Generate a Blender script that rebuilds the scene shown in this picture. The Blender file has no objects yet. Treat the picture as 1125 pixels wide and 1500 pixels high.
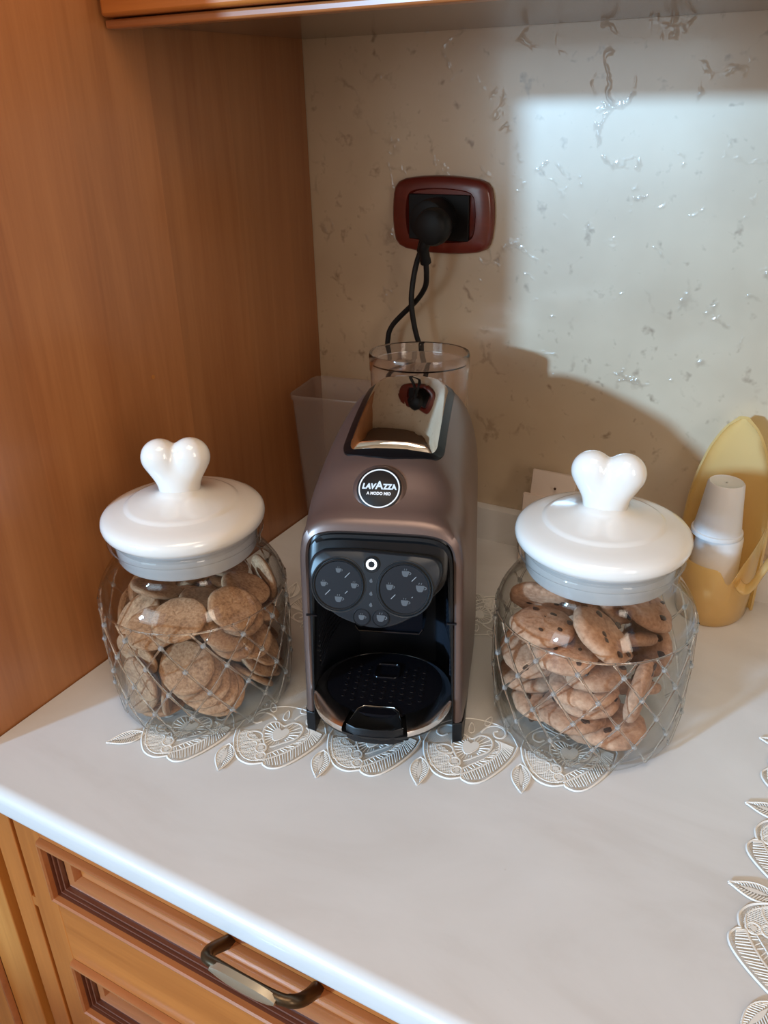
import bpy, bmesh, math, random
from mathutils import Vector, Matrix, Quaternion
random.seed(7)
sc = bpy.context.scene
COL = sc.collection
PI = math.pi
# ------------------------------------------------------------------ camera
cam_d = bpy.data.cameras.new('camera')
cam = bpy.data.objects.new('camera', cam_d); COL.objects.link(cam); sc.camera = cam
cam_d.sensor_fit = 'VERTICAL'; cam_d.sensor_height = 36.0; cam_d.lens = 1225.0 / 1500.0 * 36.0
cam_d.clip_start = 0.01
Rw = [[0.87540005, 0.48291427, -0.02164609], [-0.19709563, 0.39745533, 0.89620454], [0.44139332, -0.78027115, 0.44311271]]
CAM = Vector((0.5931871, -0.89009968, 0.50478103))
m = Matrix(Rw).transposed().to_4x4(); m.translation = CAM
cam.matrix_world = m
# ------------------------------------------------------------------ world, lights, exposure
w = bpy.data.worlds.new('sky'); sc.world = w; w.use_nodes = True
w.node_tree.nodes['Background'].inputs[0].default_value = (0.75, 0.85, 1.0, 1)
w.node_tree.nodes['Background'].inputs[1].default_value = 0.6

def area_light(name, loc, rot, sx, sy, watts, col):
    d = bpy.data.lights.new(name, 'AREA'); d.shape = 'RECTANGLE'; d.size = sx; d.size_y = sy; d.energy = watts; d.color = col
    o = bpy.data.objects.new(name, d); COL.objects.link(o); o.location = loc; o.rotation_euler = rot
    return o
# low cool daylight entering through the window behind the viewer, its sky glow, and the warmer side window
sd = bpy.data.lights.new('low_daylight', 'SUN'); sd.energy = 4.2; sd.angle = math.radians(3.0); sd.color = (0.36, 0.66, 1.0)
so = bpy.data.objects.new('low_daylight', sd); COL.objects.link(so)
so.rotation_euler = Vector((0.455, 1.0, -0.2127)).to_track_quat('-Z', 'Y').to_euler()
area_light('sky_through_front_window', (-0.45, -2.72, 0.72), (PI / 2, 0, 0), 0.90, 1.10, 12, (0.66, 0.88, 1.0))
area_light('sky_through_side_window', (2.41, -1.85, 0.90), (0, PI / 2, 0), 1.15, 0.6, 14, (1.0, 0.84, 0.68))
area_light('overhead_fill_glow', (0.75, -1.25, 1.70), (0, 0, 0), 0.9, 0.9, 14, (1.0, 0.81, 0.62))  # added warm overhead fill, not a known lamp of the room
vs = sc.view_settings
sc.display_settings.display_device = 'sRGB'
vs.view_transform = 'Standard'; vs.look = 'None'; vs.gamma = 1.0; vs.use_curve_mapping = False
vs.exposure = 0.0
try:
    sc.cycles.use_denoising = True
    sc.cycles.transparent_max_bounces = 40; sc.cycles.max_bounces = 14; sc.cycles.glossy_bounces = 6
    sc.cycles.transmission_bounces = 12; sc.cycles.diffuse_bounces = 5
    sc.cycles.sample_clamp_indirect = 6.0
except Exception:
    pass

# ------------------------------------------------------------------ mesh helpers
class MB:
    def __init__(self): self.v = []; self.f = []; self.mi = []
    def add(self, vs, fs, mi=0):
        b = len(self.v); self.v += [tuple(p) for p in vs]
        self.f += [tuple(b + i for i in f) for f in fs]; self.mi += [mi] * len(fs)
    def box(self, x0, x1, y0, y1, z0, z1, mi=0):
        vs = [(x0, y0, z0), (x1, y0, z0), (x1, y1, z0), (x0, y1, z0), (x0, y0, z1), (x1, y0, z1), (x1, y1, z1), (x0, y1, z1)]
        self.add(vs, [(3, 2, 1, 0), (4, 5, 6, 7), (0, 1, 5, 4), (1, 2, 6, 5), (2, 3, 7, 6), (3, 0, 4, 7)], mi)
    def loft(self, loops, closed=True, cap0=False, cap1=False, mi=0):
        n = len(loops[0]); vs = [p for l in loops for p in l]; fs = []
        for i in range(len(loops) - 1):
            for j in range(n if closed else n - 1):
                k = (j + 1) % n
                fs.append((i * n + j, i * n + k, (i + 1) * n + k, (i + 1) * n + j))
        if cap0: fs.append(tuple(reversed(range(n))))
        if cap1: fs.append(tuple((len(loops) - 1) * n + j for j in range(n)))
        self.add(vs, fs, mi)
    def lathe(self, prof, n=48, c=(0, 0, 0), mi=0, closed_prof=False):
        loops = []
        for r, z in prof:
            loops.append([(c[0] + r * math.cos(2 * PI * j / n), c[1] + r * math.sin(2 * PI * j / n), c[2] + z) for j in range(n)])
        if closed_prof: loops.append(loops[0])
        self.loft(loops, True, False, False, mi)
    def tube(self, pts, r, n=8, closed=False, mi=0, caps=True):
        pts = [Vector(p) for p in pts]; N = len(pts); loops = []; prev = None
        for i, p in enumerate(pts):
            a = pts[i - 1] if (i > 0 or closed) else p
            b = pts[(i + 1) % N] if (i < N - 1 or closed) else p
            t = (b - a).normalized()
            if prev is None:
                ref = Vector((0, 0, 1)) if abs(t.z) < .9 else Vector((1, 0, 0))
                u = t.cross(ref).normalized()
            else:
                u = (prev - t * prev.dot(t)).normalized()
            prev = u; q = t.cross(u)
            rr = r[i] if isinstance(r, (list, tuple)) else r
            loops.append([p + (u * math.cos(2 * PI * j / n) + q * math.sin(2 * PI * j / n)) * rr for j in range(n)])
        if closed: loops.append(loops[0])
        self.loft(loops, True, caps and not closed, caps and not closed, mi)
    def ball(self, c, r, nu=10, nv=6, mi=0):
        prof = [(r * math.sin(PI * i / nv), -r * math.cos(PI * i / nv)) for i in range(nv + 1)]
        prof[0] = (r * .02, -r); prof[-1] = (r * .02, r)
        self.lathe(prof, nu, c, mi)
    def build(self, name, mat, parent=None, smooth=35, merge=False, bevel=0, recalc=True):
        me = bpy.data.meshes.new(name); me.from_pydata(self.v, [], self.f); me.update()
        mats = mat if isinstance(mat, (list, tuple)) else [mat]
        for q in mats: me.materials.append(q)
        for p, i in zip(me.polygons, self.mi): p.material_index = i
        bm = bmesh.new(); bm.from_mesh(me)
        if merge: bmesh.ops.remove_doubles(bm, verts=bm.verts, dist=1e-5)
        if recalc: bmesh.ops.recalc_face_normals(bm, faces=bm.faces)
        bm.to_mesh(me); bm.free()
        if smooth:
            for p in me.polygons: p.use_smooth = True
            me.set_sharp_from_angle(angle=math.radians(smooth))
        o = bpy.data.objects.new(name, me); COL.objects.link(o)
        if parent: o.parent = parent
        if bevel:
            b = o.modifiers.new('edge', 'BEVEL'); b.width = bevel; b.segments = 3; b.limit_method = 'ANGLE'; b.angle_limit = math.radians(40)
            b.harden_normals = False
        return o

def tag(o, label=None, cat=None, group=None, kind=None):
    if label: o['label'] = label
    if cat: o['category'] = cat
    if group: o['group'] = group
    if kind: o['kind'] = kind
    return o
def thing(name, label, cat, loc=(0, 0, 0), rz=0.0, group=None):
    o = bpy.data.objects.new(name, None); COL.objects.link(o); o.location = loc; o.rotation_euler = (0, 0, rz)
    o.empty_display_size = .02
    return tag(o, label, cat, group)
def dup(root, name=None):
    c = root.copy(); COL.objects.link(c)
    for ch in root.children:
        d = ch.copy(); COL.objects.link(d); d.parent = c
        for g in ch.children:
            e = g.copy(); COL.objects.link(e); e.parent = d
    return c
def arc(cx, cy, rx, ry, a0, a1, n):
    return [(cx + rx * math.cos(math.radians(a0 + (a1 - a0) * i / (n - 1))), cy + ry * math.sin(math.radians(a0 + (a1 - a0) * i / (n - 1)))) for i in range(n)]
def rrect(x0, x1, y0, y1, r, n=6):
    o = []
    for cx, cy, a in ((x1 - r, y1 - r, 0), (x0 + r, y1 - r, 90), (x0 + r, y0 + r, 180), (x1 - r, y0 + r, 270)):
        o += arc(cx, cy, r, r, a, a + 90, n)
    return o
def spline(P, n=8, closed=False):
    P = [Vector(p) for p in P]; N = len(P); out = []
    for i in range(N if closed else N - 1):
        if closed: a, b, c, d = P[(i - 1) % N], P[i], P[(i + 1) % N], P[(i + 2) % N]
        else: a, b, c, d = P[max(i - 1, 0)], P[i], P[i + 1], P[min(i + 2, N - 1)]
        for k in range(n):
            t = k / n
            out.append(.5 * ((2 * b) + (c - a) * t + (2 * a - 5 * b + 4 * c - d) * t * t + (3 * b - a - 3 * c + d) * t ** 3))
    if not closed: out.append(P[-1])
    return out
def interp(x, xs, ys):
    if x <= xs[0]: return ys[0]
    for i in range(len(xs) - 1):
        if x <= xs[i + 1]:
            t = (x - xs[i]) / (xs[i + 1] - xs[i]); return ys[i] + (ys[i + 1] - ys[i]) * t
    return ys[-1]

# ------------------------------------------------------------------ materials
def mat(name, col=(.8, .8, .8), rough=.5, metal=0.0, coat=0.0, coat_rough=.05, spec=.5, sss=0.0, emit=None, es=0.0, trans=0.0, ior=1.5):
    mt = bpy.data.materials.new(name); mt.use_nodes = True
    b = mt.node_tree.nodes['Principled BSDF']
    b.inputs['Base Color'].default_value = (*col, 1); b.inputs['Roughness'].default_value = rough; b.inputs['Metallic'].default_value = metal
    b.inputs['Coat Weight'].default_value = coat; b.inputs['Coat Roughness'].default_value = coat_rough
    b.inputs['Specular IOR Level'].default_value = spec; b.inputs['IOR'].default_value = ior
    b.inputs['Transmission Weight'].default_value = trans
    if sss:
        b.inputs['Subsurface Weight'].default_value = sss; b.inputs['Subsurface Radius'].default_value = (1, .8, .6); b.inputs['Subsurface Scale'].default_value = .006
    if emit: b.inputs['Emission Color'].default_value = (*emit, 1); b.inputs['Emission Strength'].default_value = es
    return mt
class NT:
    def __init__(s, mt): s.t = mt.node_tree; s.b = s.t.nodes.get('Principled BSDF'); s.out = s.t.nodes.get('Material Output')
    def n(s, typ, **kw):
        q = s.t.nodes.new(typ)
        for k, v in kw.items():
            if k.startswith('_'): setattr(q, k[1:], v)
            else: q.inputs[k.replace('__', ' ')].default_value = v
        return q
    def l(s, a, b): s.t.links.new(a, b)
    def ramp(s, fac, stops, interp='LINEAR'):
        r = s.t.nodes.new('ShaderNodeValToRGB'); r.color_ramp.interpolation = interp
        e = r.color_ramp.elements
        while len(e) < len(stops): e.new(.5)
        for q, (p, c) in zip(e, stops): q.position = p; q.color = (*c, 1) if len(c) == 3 else c
        s.l(fac, r.inputs[0]); return r.outputs[0]
    def coords(s, kind='Object', scale=(1, 1, 1), rot=(0, 0, 0)):
        c = s.t.nodes.new('ShaderNodeTexCoord'); mp = s.t.nodes.new('ShaderNodeMapping'); mp.inputs['Scale'].default_value = scale; mp.inputs['Rotation'].default_value = rot
        s.l(c.outputs[kind], mp.inputs[0]); return mp.outputs[0]
    def mix(s, fac, a, b, typ='MIX'):
        q = s.t.nodes.new('ShaderNodeMix'); q.data_type = 'RGBA'; q.blend_type = typ; q.clamp_factor = True
        for sock, v in ((q.inputs[0], fac), (q.inputs[6], a), (q.inputs[7], b)):
            if isinstance(v, (int, float)): sock.default_value = v
            elif isinstance(v, tuple): sock.default_value = (*v, 1)
            else: s.l(v, sock)
        return q.outputs[2]
    def math(s, op, a, b=None, c=None):
        q = s.t.nodes.new('ShaderNodeMath'); q.operation = op
        for i, v in enumerate((a, b, c)):
            if v is None: continue
            if isinstance(v, (int, float)): q.inputs[i].default_value = v
            else: s.l(v, q.inputs[i])
        return q.outputs[0]
    def bump(s, h, strength=.2, dist=.001):
        q = s.t.nodes.new('ShaderNodeBump'); q.inputs['Strength'].default_value = strength; q.inputs['Distance'].default_value = dist
        s.l(h, q.inputs['Height']); return q.outputs[0]

def wood(name, dark, light, grain_axis='z', bands=None, rough=.42, coat=.35):
    mt = mat(name, light, rough, coat=coat, coat_rough=.18); t = NT(mt)
    sc_ = {'z': (28, 28, 1.6), 'x': (1.6, 28, 28)}[grain_axis]
    co = t.coords('Object', sc_)
    n1 = t.n('ShaderNodeTexNoise', Scale=1.0, Detail=6, Roughness=.62, Distortion=.6); t.l(co, n1.inputs[0])
    co2 = t.coords('Object', tuple(v * 5 for v in sc_))
    n2 = t.n('ShaderNodeTexNoise', Scale=1.6, Detail=3, Roughness=.5); t.l(co2, n2.inputs[0])
    f = t.math('ADD', t.math('MULTIPLY', n1.outputs[0], .75), t.math('MULTIPLY', n2.outputs[0], .25))
    c = t.ramp(f, [(.34, dark), (.66, light)])
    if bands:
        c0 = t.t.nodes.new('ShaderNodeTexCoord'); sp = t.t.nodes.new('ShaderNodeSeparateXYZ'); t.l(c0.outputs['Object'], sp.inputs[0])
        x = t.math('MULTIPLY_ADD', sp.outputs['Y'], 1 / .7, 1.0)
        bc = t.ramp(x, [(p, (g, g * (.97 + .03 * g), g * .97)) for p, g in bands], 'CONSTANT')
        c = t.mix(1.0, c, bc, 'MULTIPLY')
    t.l(c, t.b.inputs['Base Color'])
    t.l(t.bump(f, .08, .0006), t.b.inputs['Normal'])
    return mt
M = {}
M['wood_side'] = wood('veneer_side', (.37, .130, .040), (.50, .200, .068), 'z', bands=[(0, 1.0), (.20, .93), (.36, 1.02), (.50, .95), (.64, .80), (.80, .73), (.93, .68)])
M['wood'] = wood('cherry_wood_vertical', (.36, .10, .014), (.50, .155, .026), 'z')
M['wood_h'] = wood('cherry_wood_horizontal', (.38, .105, .015), (.53, .165, .029), 'x')
M['wood_mould'] = wood('cherry_moulding', (.34, .105, .032), (.46, .155, .045), 'x', rough=.32, coat=.7)
M['mould_groove'] = wood('groove_dark_reflection', (.10, .028, .014), (.16, .045, .022), 'x', rough=.3, coat=.8)  # dark reflection in the moulding grooves, painted into the wood colour
M['wood_orange'] = wood('cherry_door_edge', (.44, .15, .025), (.60, .235, .05), 'z')
M['dark_gap'] = mat('dark_gap', (.03, .012, .006), .7)
M['under'] = mat('cabinet_underside', (.15, .09, .055), .20, spec=.5, coat=.25, coat_rough=.12)
M['paint'] = mat('room_paint', (.72, .66, .56), .8)
M['floor_tile'] = mat('floor_tile', (.42, .33, .25), .35)
M['black'] = mat('black_plastic', (.007, .0075, .0085), .36, spec=.3)
M['black_gloss'] = mat('black_gloss', (.005, .005, .007), .14, spec=.5)
M['badge_black'] = mat('badge_black', (.012, .010, .010), .45, spec=.3)
M['recess'] = mat('recess_black', (.004, .004, .005), .3, spec=.3)
M['black_rib'] = mat('black_cavity', (.016, .018, .024), .30)
M['pod'] = mat('control_panel_plastic', (.011, .014, .018), .36, spec=.4)
M['dial'] = mat('dial_face', (.009, .011, .015), .36, spec=.35)
M['ring'] = mat('dial_ring', (.03, .034, .038), .25, metal=.3)
M['icon'] = mat('icon_print', (.075, .082, .09), .5)
M['tick'] = mat('tick_print', (.24, .26, .28), .5)
M['white_print'] = mat('white_print', (.80, .80, .80), .45)
M['logo_print'] = mat('silver_print', (.62, .70, .76), .35)
M['power_led'] = mat('power_led', (.8, .8, .8), .4, emit=(1, .97, .93), es=1.1)
M['chrome'] = mat('chrome', (.80, .78, .76), .035, metal=1.0)
M['rim_chrome'] = mat('brushed_steel', (.74, .70, .66), .17, metal=1.0)
M['body'] = mat('brown_metallic', (.165, .110, .093), .36, metal=.6, coat=.2, coat_rough=.25)
M['ceramic'] = mat('white_ceramic', (.80, .745, .68), .16, coat=.6, coat_rough=.06, sss=.12)
M['cable'] = mat('black_cable', (.008, .007, .007), .5, spec=.3)
M['socket_black'] = mat('socket_black', (.006, .0055, .0055), .5, spec=.25)
M['socket_red'] = wood('dark_red_plate', (.105, .012, .008), (.17, .022, .012), 'x', rough=.3, coat=.5)
M['white_cup'] = mat('white_plastic', (.74, .71, .70), .38, sss=.2)
M['paper'] = mat('pale_paper', (.62, .50, .42), .75)
M['paper_white'] = mat('white_paper', (.66, .60, .55), .75)
M['thread'] = mat('ivory_thread', (.80, .77, .72), .65)
M['brass'] = mat('antique_brass', (.42, .33, .20), .26, metal=1.0)
M['brass_dark'] = mat('dark_brass', (.11, .075, .045), .33, metal=.9)
M['plate_satin'] = mat('satin_brass_plate', (.62, .55, .42), .32, metal=.85)

def marble(name):
    mt = mat(name, (.70, .68, .66), .30, coat=.35, coat_rough=.12); t = NT(mt)
    co = t.coords('Object', (3.2, 7, 7), (0, 0, .5))
    n = t.n('ShaderNodeTexNoise', Scale=1.0, Detail=7, Roughness=.6, Distortion=1.2); t.l(co, n.inputs[0])
    c = t.ramp(n.outputs[0], [(.30, (.62, .595, .57)), (.5, (.69, .675, .66)), (.72, (.735, .725, .715))])
    co2 = t.coords('Object', (60, 60, 60)); v = t.n('ShaderNodeTexNoise', Scale=1.2, Detail=2); t.l(co2, v.inputs[0])
    sp = t.ramp(v.outputs[0], [(.765, (0, 0, 0)), (.80, (1, 1, 1))])
    c = t.mix(t.math('MULTIPLY', sp, .25), c, (.34, .27, .22))
    t.l(c, t.b.inputs['Base Color']); return mt
M['marble'] = marble('marble_laminate')

def backsplash():
    # beige laminate with short brown squiggles pressed into a glossy coat
    mt = mat('squiggle_laminate', (.56, .43, .31), .36, coat=.55, coat_rough=.14, spec=.85); t = NT(mt)
    t.b.inputs['Coat IOR'].default_value = 1.62
    co = t.coords('Object', (1, 1, 1))
    cl = t.n('ShaderNodeTexNoise', Scale=5.0, Detail=4, Roughness=.55); t.l(co, cl.inputs[0])
    base = t.ramp(cl.outputs[0], [(.35, (.47, .345, .225)), (.55, (.545, .415, .28)), (.7, (.59, .475, .34))])
    wv = t.n('ShaderNodeTexNoise', Scale=34, Detail=3, Roughness=.6); t.l(co, wv.inputs[0])
    add = t.t.nodes.new('ShaderNodeVectorMath'); add.operation = 'MULTIPLY_ADD'
    t.l(wv.outputs['Color'], add.inputs[0]); add.inputs[1].default_value = (.03, .03, .03); t.l(co, add.inputs[2])
    def dashes(vs_, gs, w0, w1, g0, g1):
        vo = t.n('ShaderNodeTexVoronoi', Scale=vs_); vo.feature = 'DISTANCE_TO_EDGE'; t.l(add.outputs[0], vo.inputs['Vector'])
        line = t.ramp(vo.outputs['Distance'], [(w0, (1, 1, 1)), (w1, (0, 0, 0))])
        gate = t.n('ShaderNodeTexNoise', Scale=gs, Detail=3, Roughness=.6); t.l(co, gate.inputs[0])
        return t.math('MULTIPLY', line, t.ramp(gate.outputs[0], [(g0, (0, 0, 0)), (g1, (1, 1, 1))]))
    fl = dashes(26, 24, .015, .075, .54, .66)
    fl2 = dashes(36, 40, .02, .13, .575, .69)
    vo2 = t.n('ShaderNodeTexNoise', Scale=75, Detail=3); t.l(co, vo2.inputs[0])
    dots = t.ramp(vo2.outputs[0], [(.70, (0, 0, 0)), (.78, (1, 1, 1))])
    f2 = t.math('MAXIMUM', t.math('MULTIPLY', fl, .38), t.math('MAXIMUM', t.math('MULTIPLY', fl2, .70), t.math('MULTIPLY', dots, .42)))
    c = t.mix(f2, base, (.17, .095, .045))
    t.l(c, t.b.inputs['Base Color'])
    t.l(t.bump(fl, .8, .0011), t.b.inputs['Coat Normal'])
    return mt
M['splash'] = backsplash()

def clear(name, tint=(.93, .95, .94), edge=(.42, .45, .43), ior=1.45, rough=.01, haze=0.0, haze_col=(.8, .78, .76), power=3.0):
    # thin clear wall: passes light straight through, reflects by Fresnel, and tints where one looks along the wall
    mt = bpy.data.materials.new(name); mt.use_nodes = True; t = NT(mt); t.t.nodes.remove(t.b)
    lw = t.n('ShaderNodeLayerWeight', Blend=.5)
    f = t.math('POWER', lw.outputs['Facing'], power)
    c = t.mix(f, tint, edge)
    tr = t.t.nodes.new('ShaderNodeBsdfTransparent'); t.l(c, tr.inputs[0])
    last = tr.outputs[0]
    if haze:
        df = t.n('ShaderNodeBsdfDiffuse'); df.inputs[0].default_value = (*haze_col, 1)
        tl = t.n('ShaderNodeBsdfTranslucent'); tl.inputs[0].default_value = (*haze_col, 1)
        a = t.t.nodes.new('ShaderNodeMixShader'); a.inputs[0].default_value = .5; t.l(df.outputs[0], a.inputs[1]); t.l(tl.outputs[0], a.inputs[2])
        b = t.t.nodes.new('ShaderNodeMixShader'); b.inputs[0].default_value = haze; t.l(last, b.inputs[1]); t.l(a.outputs[0], b.inputs[2]); last = b.outputs[0]
    gl = t.n('ShaderNodeBsdfGlossy', Roughness=rough)
    f0 = ((ior - 1) / (ior + 1)) ** 2
    fr = t.math('MULTIPLY_ADD', t.math('POWER', lw.outputs['Facing'], 5.0), 1 - f0, f0)
    mx = t.t.nodes.new('ShaderNodeMixShader'); t.l(fr, mx.inputs[0]); t.l(last, mx.inputs[1]); t.l(gl.outputs[0], mx.inputs[2])
    t.l(mx.outputs[0], t.out.inputs[0]); return mt
M['glass'] = clear('jar_glass', (.975, .98, .975), (.60, .61, .58), power=5.0)
M['glass_ridge'] = mat('glass_ridge', (.97, .98, .97), .02, trans=1.0, ior=1.5)
M['tank'] = mat('clear_tank_plastic', (.96, .92, .92), .03, trans=1.0, ior=1.46)
M['stud'] = clear('glass_stud', (.95, .96, .95), (.75, .76, .74), haze=.25, haze_col=(.9, .9, .9))
M['tub'] = clear('frosted_tub_plastic', (.92, .88, .86), (.65, .58, .55), rough=.25, haze=.20, haze_col=(.72, .62, .56), power=2.0)
M['seal'] = clear('silicone_seal', (.85, .86, .88), (.7, .7, .72), rough=.12, haze=.62, haze_col=(.93, .91, .89))
M['pane'] = clear('window_pane', (.96, .98, .98), (.8, .85, .85))
M['yellow'] = clear('amber_plastic', (.98, .80, .40), (.84, .56, .14), ior=1.5, rough=.12, haze=.62, haze_col=(.97, .79, .42), power=1.5)

def net():
    mt = bpy.data.materials.new('tulle_net'); mt.use_nodes = True; t = NT(mt)
    t.b.inputs['Base Color'].default_value = (.74, .70, .64, 1); t.b.inputs['Roughness'].default_value = .8
    tr = t.t.nodes.new('ShaderNodeBsdfTransparent')
    co = t.coords('Object', (1, 1, 1)); sp = t.t.nodes.new('ShaderNodeSeparateXYZ'); t.l(co, sp.inputs[0])
    k = 2 * PI / .0021
    a = t.math('ABSOLUTE', t.math('SINE', t.math('MULTIPLY', t.math('ADD', sp.outputs[0], sp.outputs[1]), k / 2)))
    b = t.math('ABSOLUTE', t.math('SINE', t.math('MULTIPLY', t.math('SUBTRACT', sp.outputs[0], sp.outputs[1]), k / 2)))
    h = t.ramp(t.math('MINIMUM', a, b), [(.20, (.66, .66, .66)), (.5, (.22, .22, .22))])
    mx = t.t.nodes.new('ShaderNodeMixShader'); t.l(h, mx.inputs[0]); t.l(tr.outputs[0], mx.inputs[1]); t.l(t.b.outputs[0], mx.inputs[2])
    t.l(mx.outputs[0], t.out.inputs[0]); return mt
M['net'] = net()

def cookie_mat(name, a, b, c, chips=None, scale=420):
    mt = mat(name, b, .85); t = NT(mt)
    oi = t.t.nodes.new('ShaderNodeObjectInfo')
    co = t.coords('Object')
    ad = t.t.nodes.new('ShaderNodeVectorMath'); ad.operation = 'ADD'; t.l(co, ad.inputs[0]); t.l(oi.outputs['Random'], ad.inputs[1])
    n = t.n('ShaderNodeTexNoise', Scale=scale, Detail=5, Roughness=.65); t.l(ad.outputs[0], n.inputs[0])
    n2 = t.n('ShaderNodeTexNoise', Scale=scale / 5, Detail=3); t.l(ad.outputs[0], n2.inputs[0])
    f = t.math('ADD', t.math('MULTIPLY', n.outputs[0], .6), t.math('MULTIPLY', n2.outputs[0], .4))
    col = t.ramp(f, [(.34, a), (.5, b), (.68, c)])
    v = t.math('MULTIPLY_ADD', oi.outputs['Random'], .34, .83)
    hs = t.n('ShaderNodeHueSaturation'); t.l(col, hs.inputs['Color']); t.l(v, hs.inputs['Value'])
    t.l(hs.outputs[0], t.b.inputs['Base Color'])
    t.l(t.bump(f, .7, .0016), t.b.inputs['Normal']); return mt
M['biscuit'] = cookie_mat('wholemeal_biscuit', (.20, .090, .040), (.42, .22, .112), (.60, .37, .21), scale=9)
M['cookie'] = cookie_mat('cookie_dough', (.30, .135, .07), (.50, .255, .145), (.64, .38, .24), scale=240)
M['chip'] = mat('chocolate', (.055, .022, .012), .45)

# ------------------------------------------------------------------ large structure
def struct(name, mb, mt, **k):
    o = mb.build(name, mt, **k); o['kind'] = 'structure'; return o
FZ, CZ = -0.87, 1.75
XL, XR, YF = -1.7, 2.4, -2.7
b = MB(); b.box(XL, XR, YF, 0.0, FZ - .05, FZ); struct('floor', b, M['floor_tile'])
b = MB(); b.box(XL, XR, YF, 0.0, CZ, CZ + .05); struct('ceiling', b, M['paint'])
b = MB(); b.box(-.002, XR, 0.0, .05, -.05, .585); struct('wall_back', b, M['splash'])
b = MB(); b.box(XL, XR, .05, .10, FZ, CZ); struct('wall_rear', b, M['paint'])
b = MB(); b.box(XL - .05, XL, YF, .1, FZ, CZ); struct('wall_left', b, M['paint'])
def wall_open(name, axis, pos, a0, a1, o0, o1, z0, z1):
    b = MB()
    def bx(p0, p1, q0, q1):
        if p1 - p0 < 1e-4 or q1 - q0 < 1e-4: return
        if axis == 'y': b.box(p0, p1, pos - .08, pos, q0, q1)
        else: b.box(pos, pos + .08, p0, p1, q0, q1)
    bx(a0, o0, FZ, CZ); bx(o1, a1, FZ, CZ); bx(o0, o1, FZ, z0); bx(o0, o1, z1, CZ)
    return struct(name, b, M['paint'])
wall_open('wall_front', 'y', YF, XL, XR, -1.20, .30, .15, 1.30)
wall_open('wall_right', 'x', XR, YF, .1, -2.50, -1.20, .30, 1.50)
def window_frame(name, axis, pos, a0, a1, z0, z1):
    b = MB(); t = .035
    def bx(p0, p1, q0, q1):
        if axis == 'y': b.box(p0, p1, pos - .05, pos - .0, q0, q1)
        else: b.box(pos, pos + .05, p0, p1, q0, q1)
    bx(a0 - .03, a0, z0, z1); bx(a1, a1 + .03, z0, z1); bx(a0 - .03, a1 + .03, z1, z1 + t); bx(a0 - .03, a1 + .03, z0 - .02, z0)
    return struct(name, b, M['white_cup'])
window_frame('window_1', 'y', YF + .045, -1.20, .30, .15, 1.30)
window_frame('window_2', 'x', XR - .045, -2.50, -1.20, .30, 1.50)
b = MB()
pr = [(-.0005, -.002), (-.013, -.002), (-.013, .036), (-.011, .042), (-.007, .0445), (-.0005, .0445)]
b.loft([[(x, y, z) for y, z in pr] for x in (.001, XR - .01)], True, True, True); struct('trim_1', b, M['marble'], bevel=0)

# worktop with rounded front edge
t = thing('worktop', 'pale marbled laminate worktop with rounded white front edge', 'worktop', (0, 0, 0))
b = MB()
pr = [(-.001, 0.0)] + [(-.600 + .010 - .010 * math.sin(a), -.010 + .010 * math.cos(a)) for a in [i * PI / 16 for i in range(9)]]
pr += [(-.600 + .006 - .006 * math.cos(a), -.022 - .006 * math.sin(a) + .001) for a in [i * PI / 12 for i in range(7)]] + [(-.001, -.027)]
b.loft([[(x, y, z) for y, z in pr] for x in (.0015, 1.9)], True, True, True)
b.build('slab', M['marble'], t, smooth=30)

# ------------------------------------------------------------------ cabinets
def panel_front(parent, x0, x1, z0, z1, openings, yf=-.585, thick=.022, mould=True, wv=None, wh=None):
    """framed front: stiles, rails, recessed panels and stepped mouldings as sub-parts of parent"""
    wv = wv or M['wood']; wh = wh or M['wood_h']
    yb = yf + thick
    ox0 = openings[0][0]; ox1 = openings[0][1]
    b = MB(); b.box(x0, ox0, yf, yb, z0, z1); b.build('stile', wv, parent, bevel=.0015)
    b = MB(); b.box(ox1, x1, yf, yb, z0, z1); b.build('stile', wv, parent, bevel=.0015)
    zs = sorted([z0] + [q for o in openings for q in (o[2], o[3])] + [z1])
    for i in range(0, len(zs), 2):
        b = MB(); b.box(ox0, ox1, yf + .0002, yb, zs[i], zs[i + 1]); b.build('rail', wh, parent, smooth=0)
    prof = [(0, 0), (.0003, .0040), (.0014, .0062), (.0030, .0066), (.0044, .0050), (.0048, .0005), (.0054, -.0035), (.0068, -.0030), (.0074, -.0012), (.0086, -.0014), (.0090, -.0052), (.0102, -.0048), (.0108, -.0032),
            (.0120, -.0036), (.0124, -.0078), (.0137, -.0072), (.0190, -.0088), (.0218, -.0128), (.0222, -.0150)]
    for (a0, a1, c0, c1) in openings:
        b = MB(); b.box(a0 + .02, a1 - .02, yf + .0148, yf + .019, c0 + .02, c1 - .02); b.build('panel', wh, parent, smooth=0)
        b = MB(); loops = []
        for d, h in prof:
            loops.append([(a0 + d, yf - h, c0 + d), (a1 - d, yf - h, c0 + d), (a1 - d, yf - h, c1 - d), (a0 + d, yf - h, c1 - d)])
        b.loft(loops, True); b.mi = [1 if 5 <= q // 4 <= 14 else 0 for q in range(len(b.f))]; b.build('moulding', [M['wood_mould'], M['mould_groove']], parent, smooth=28, recalc=True)

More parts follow.
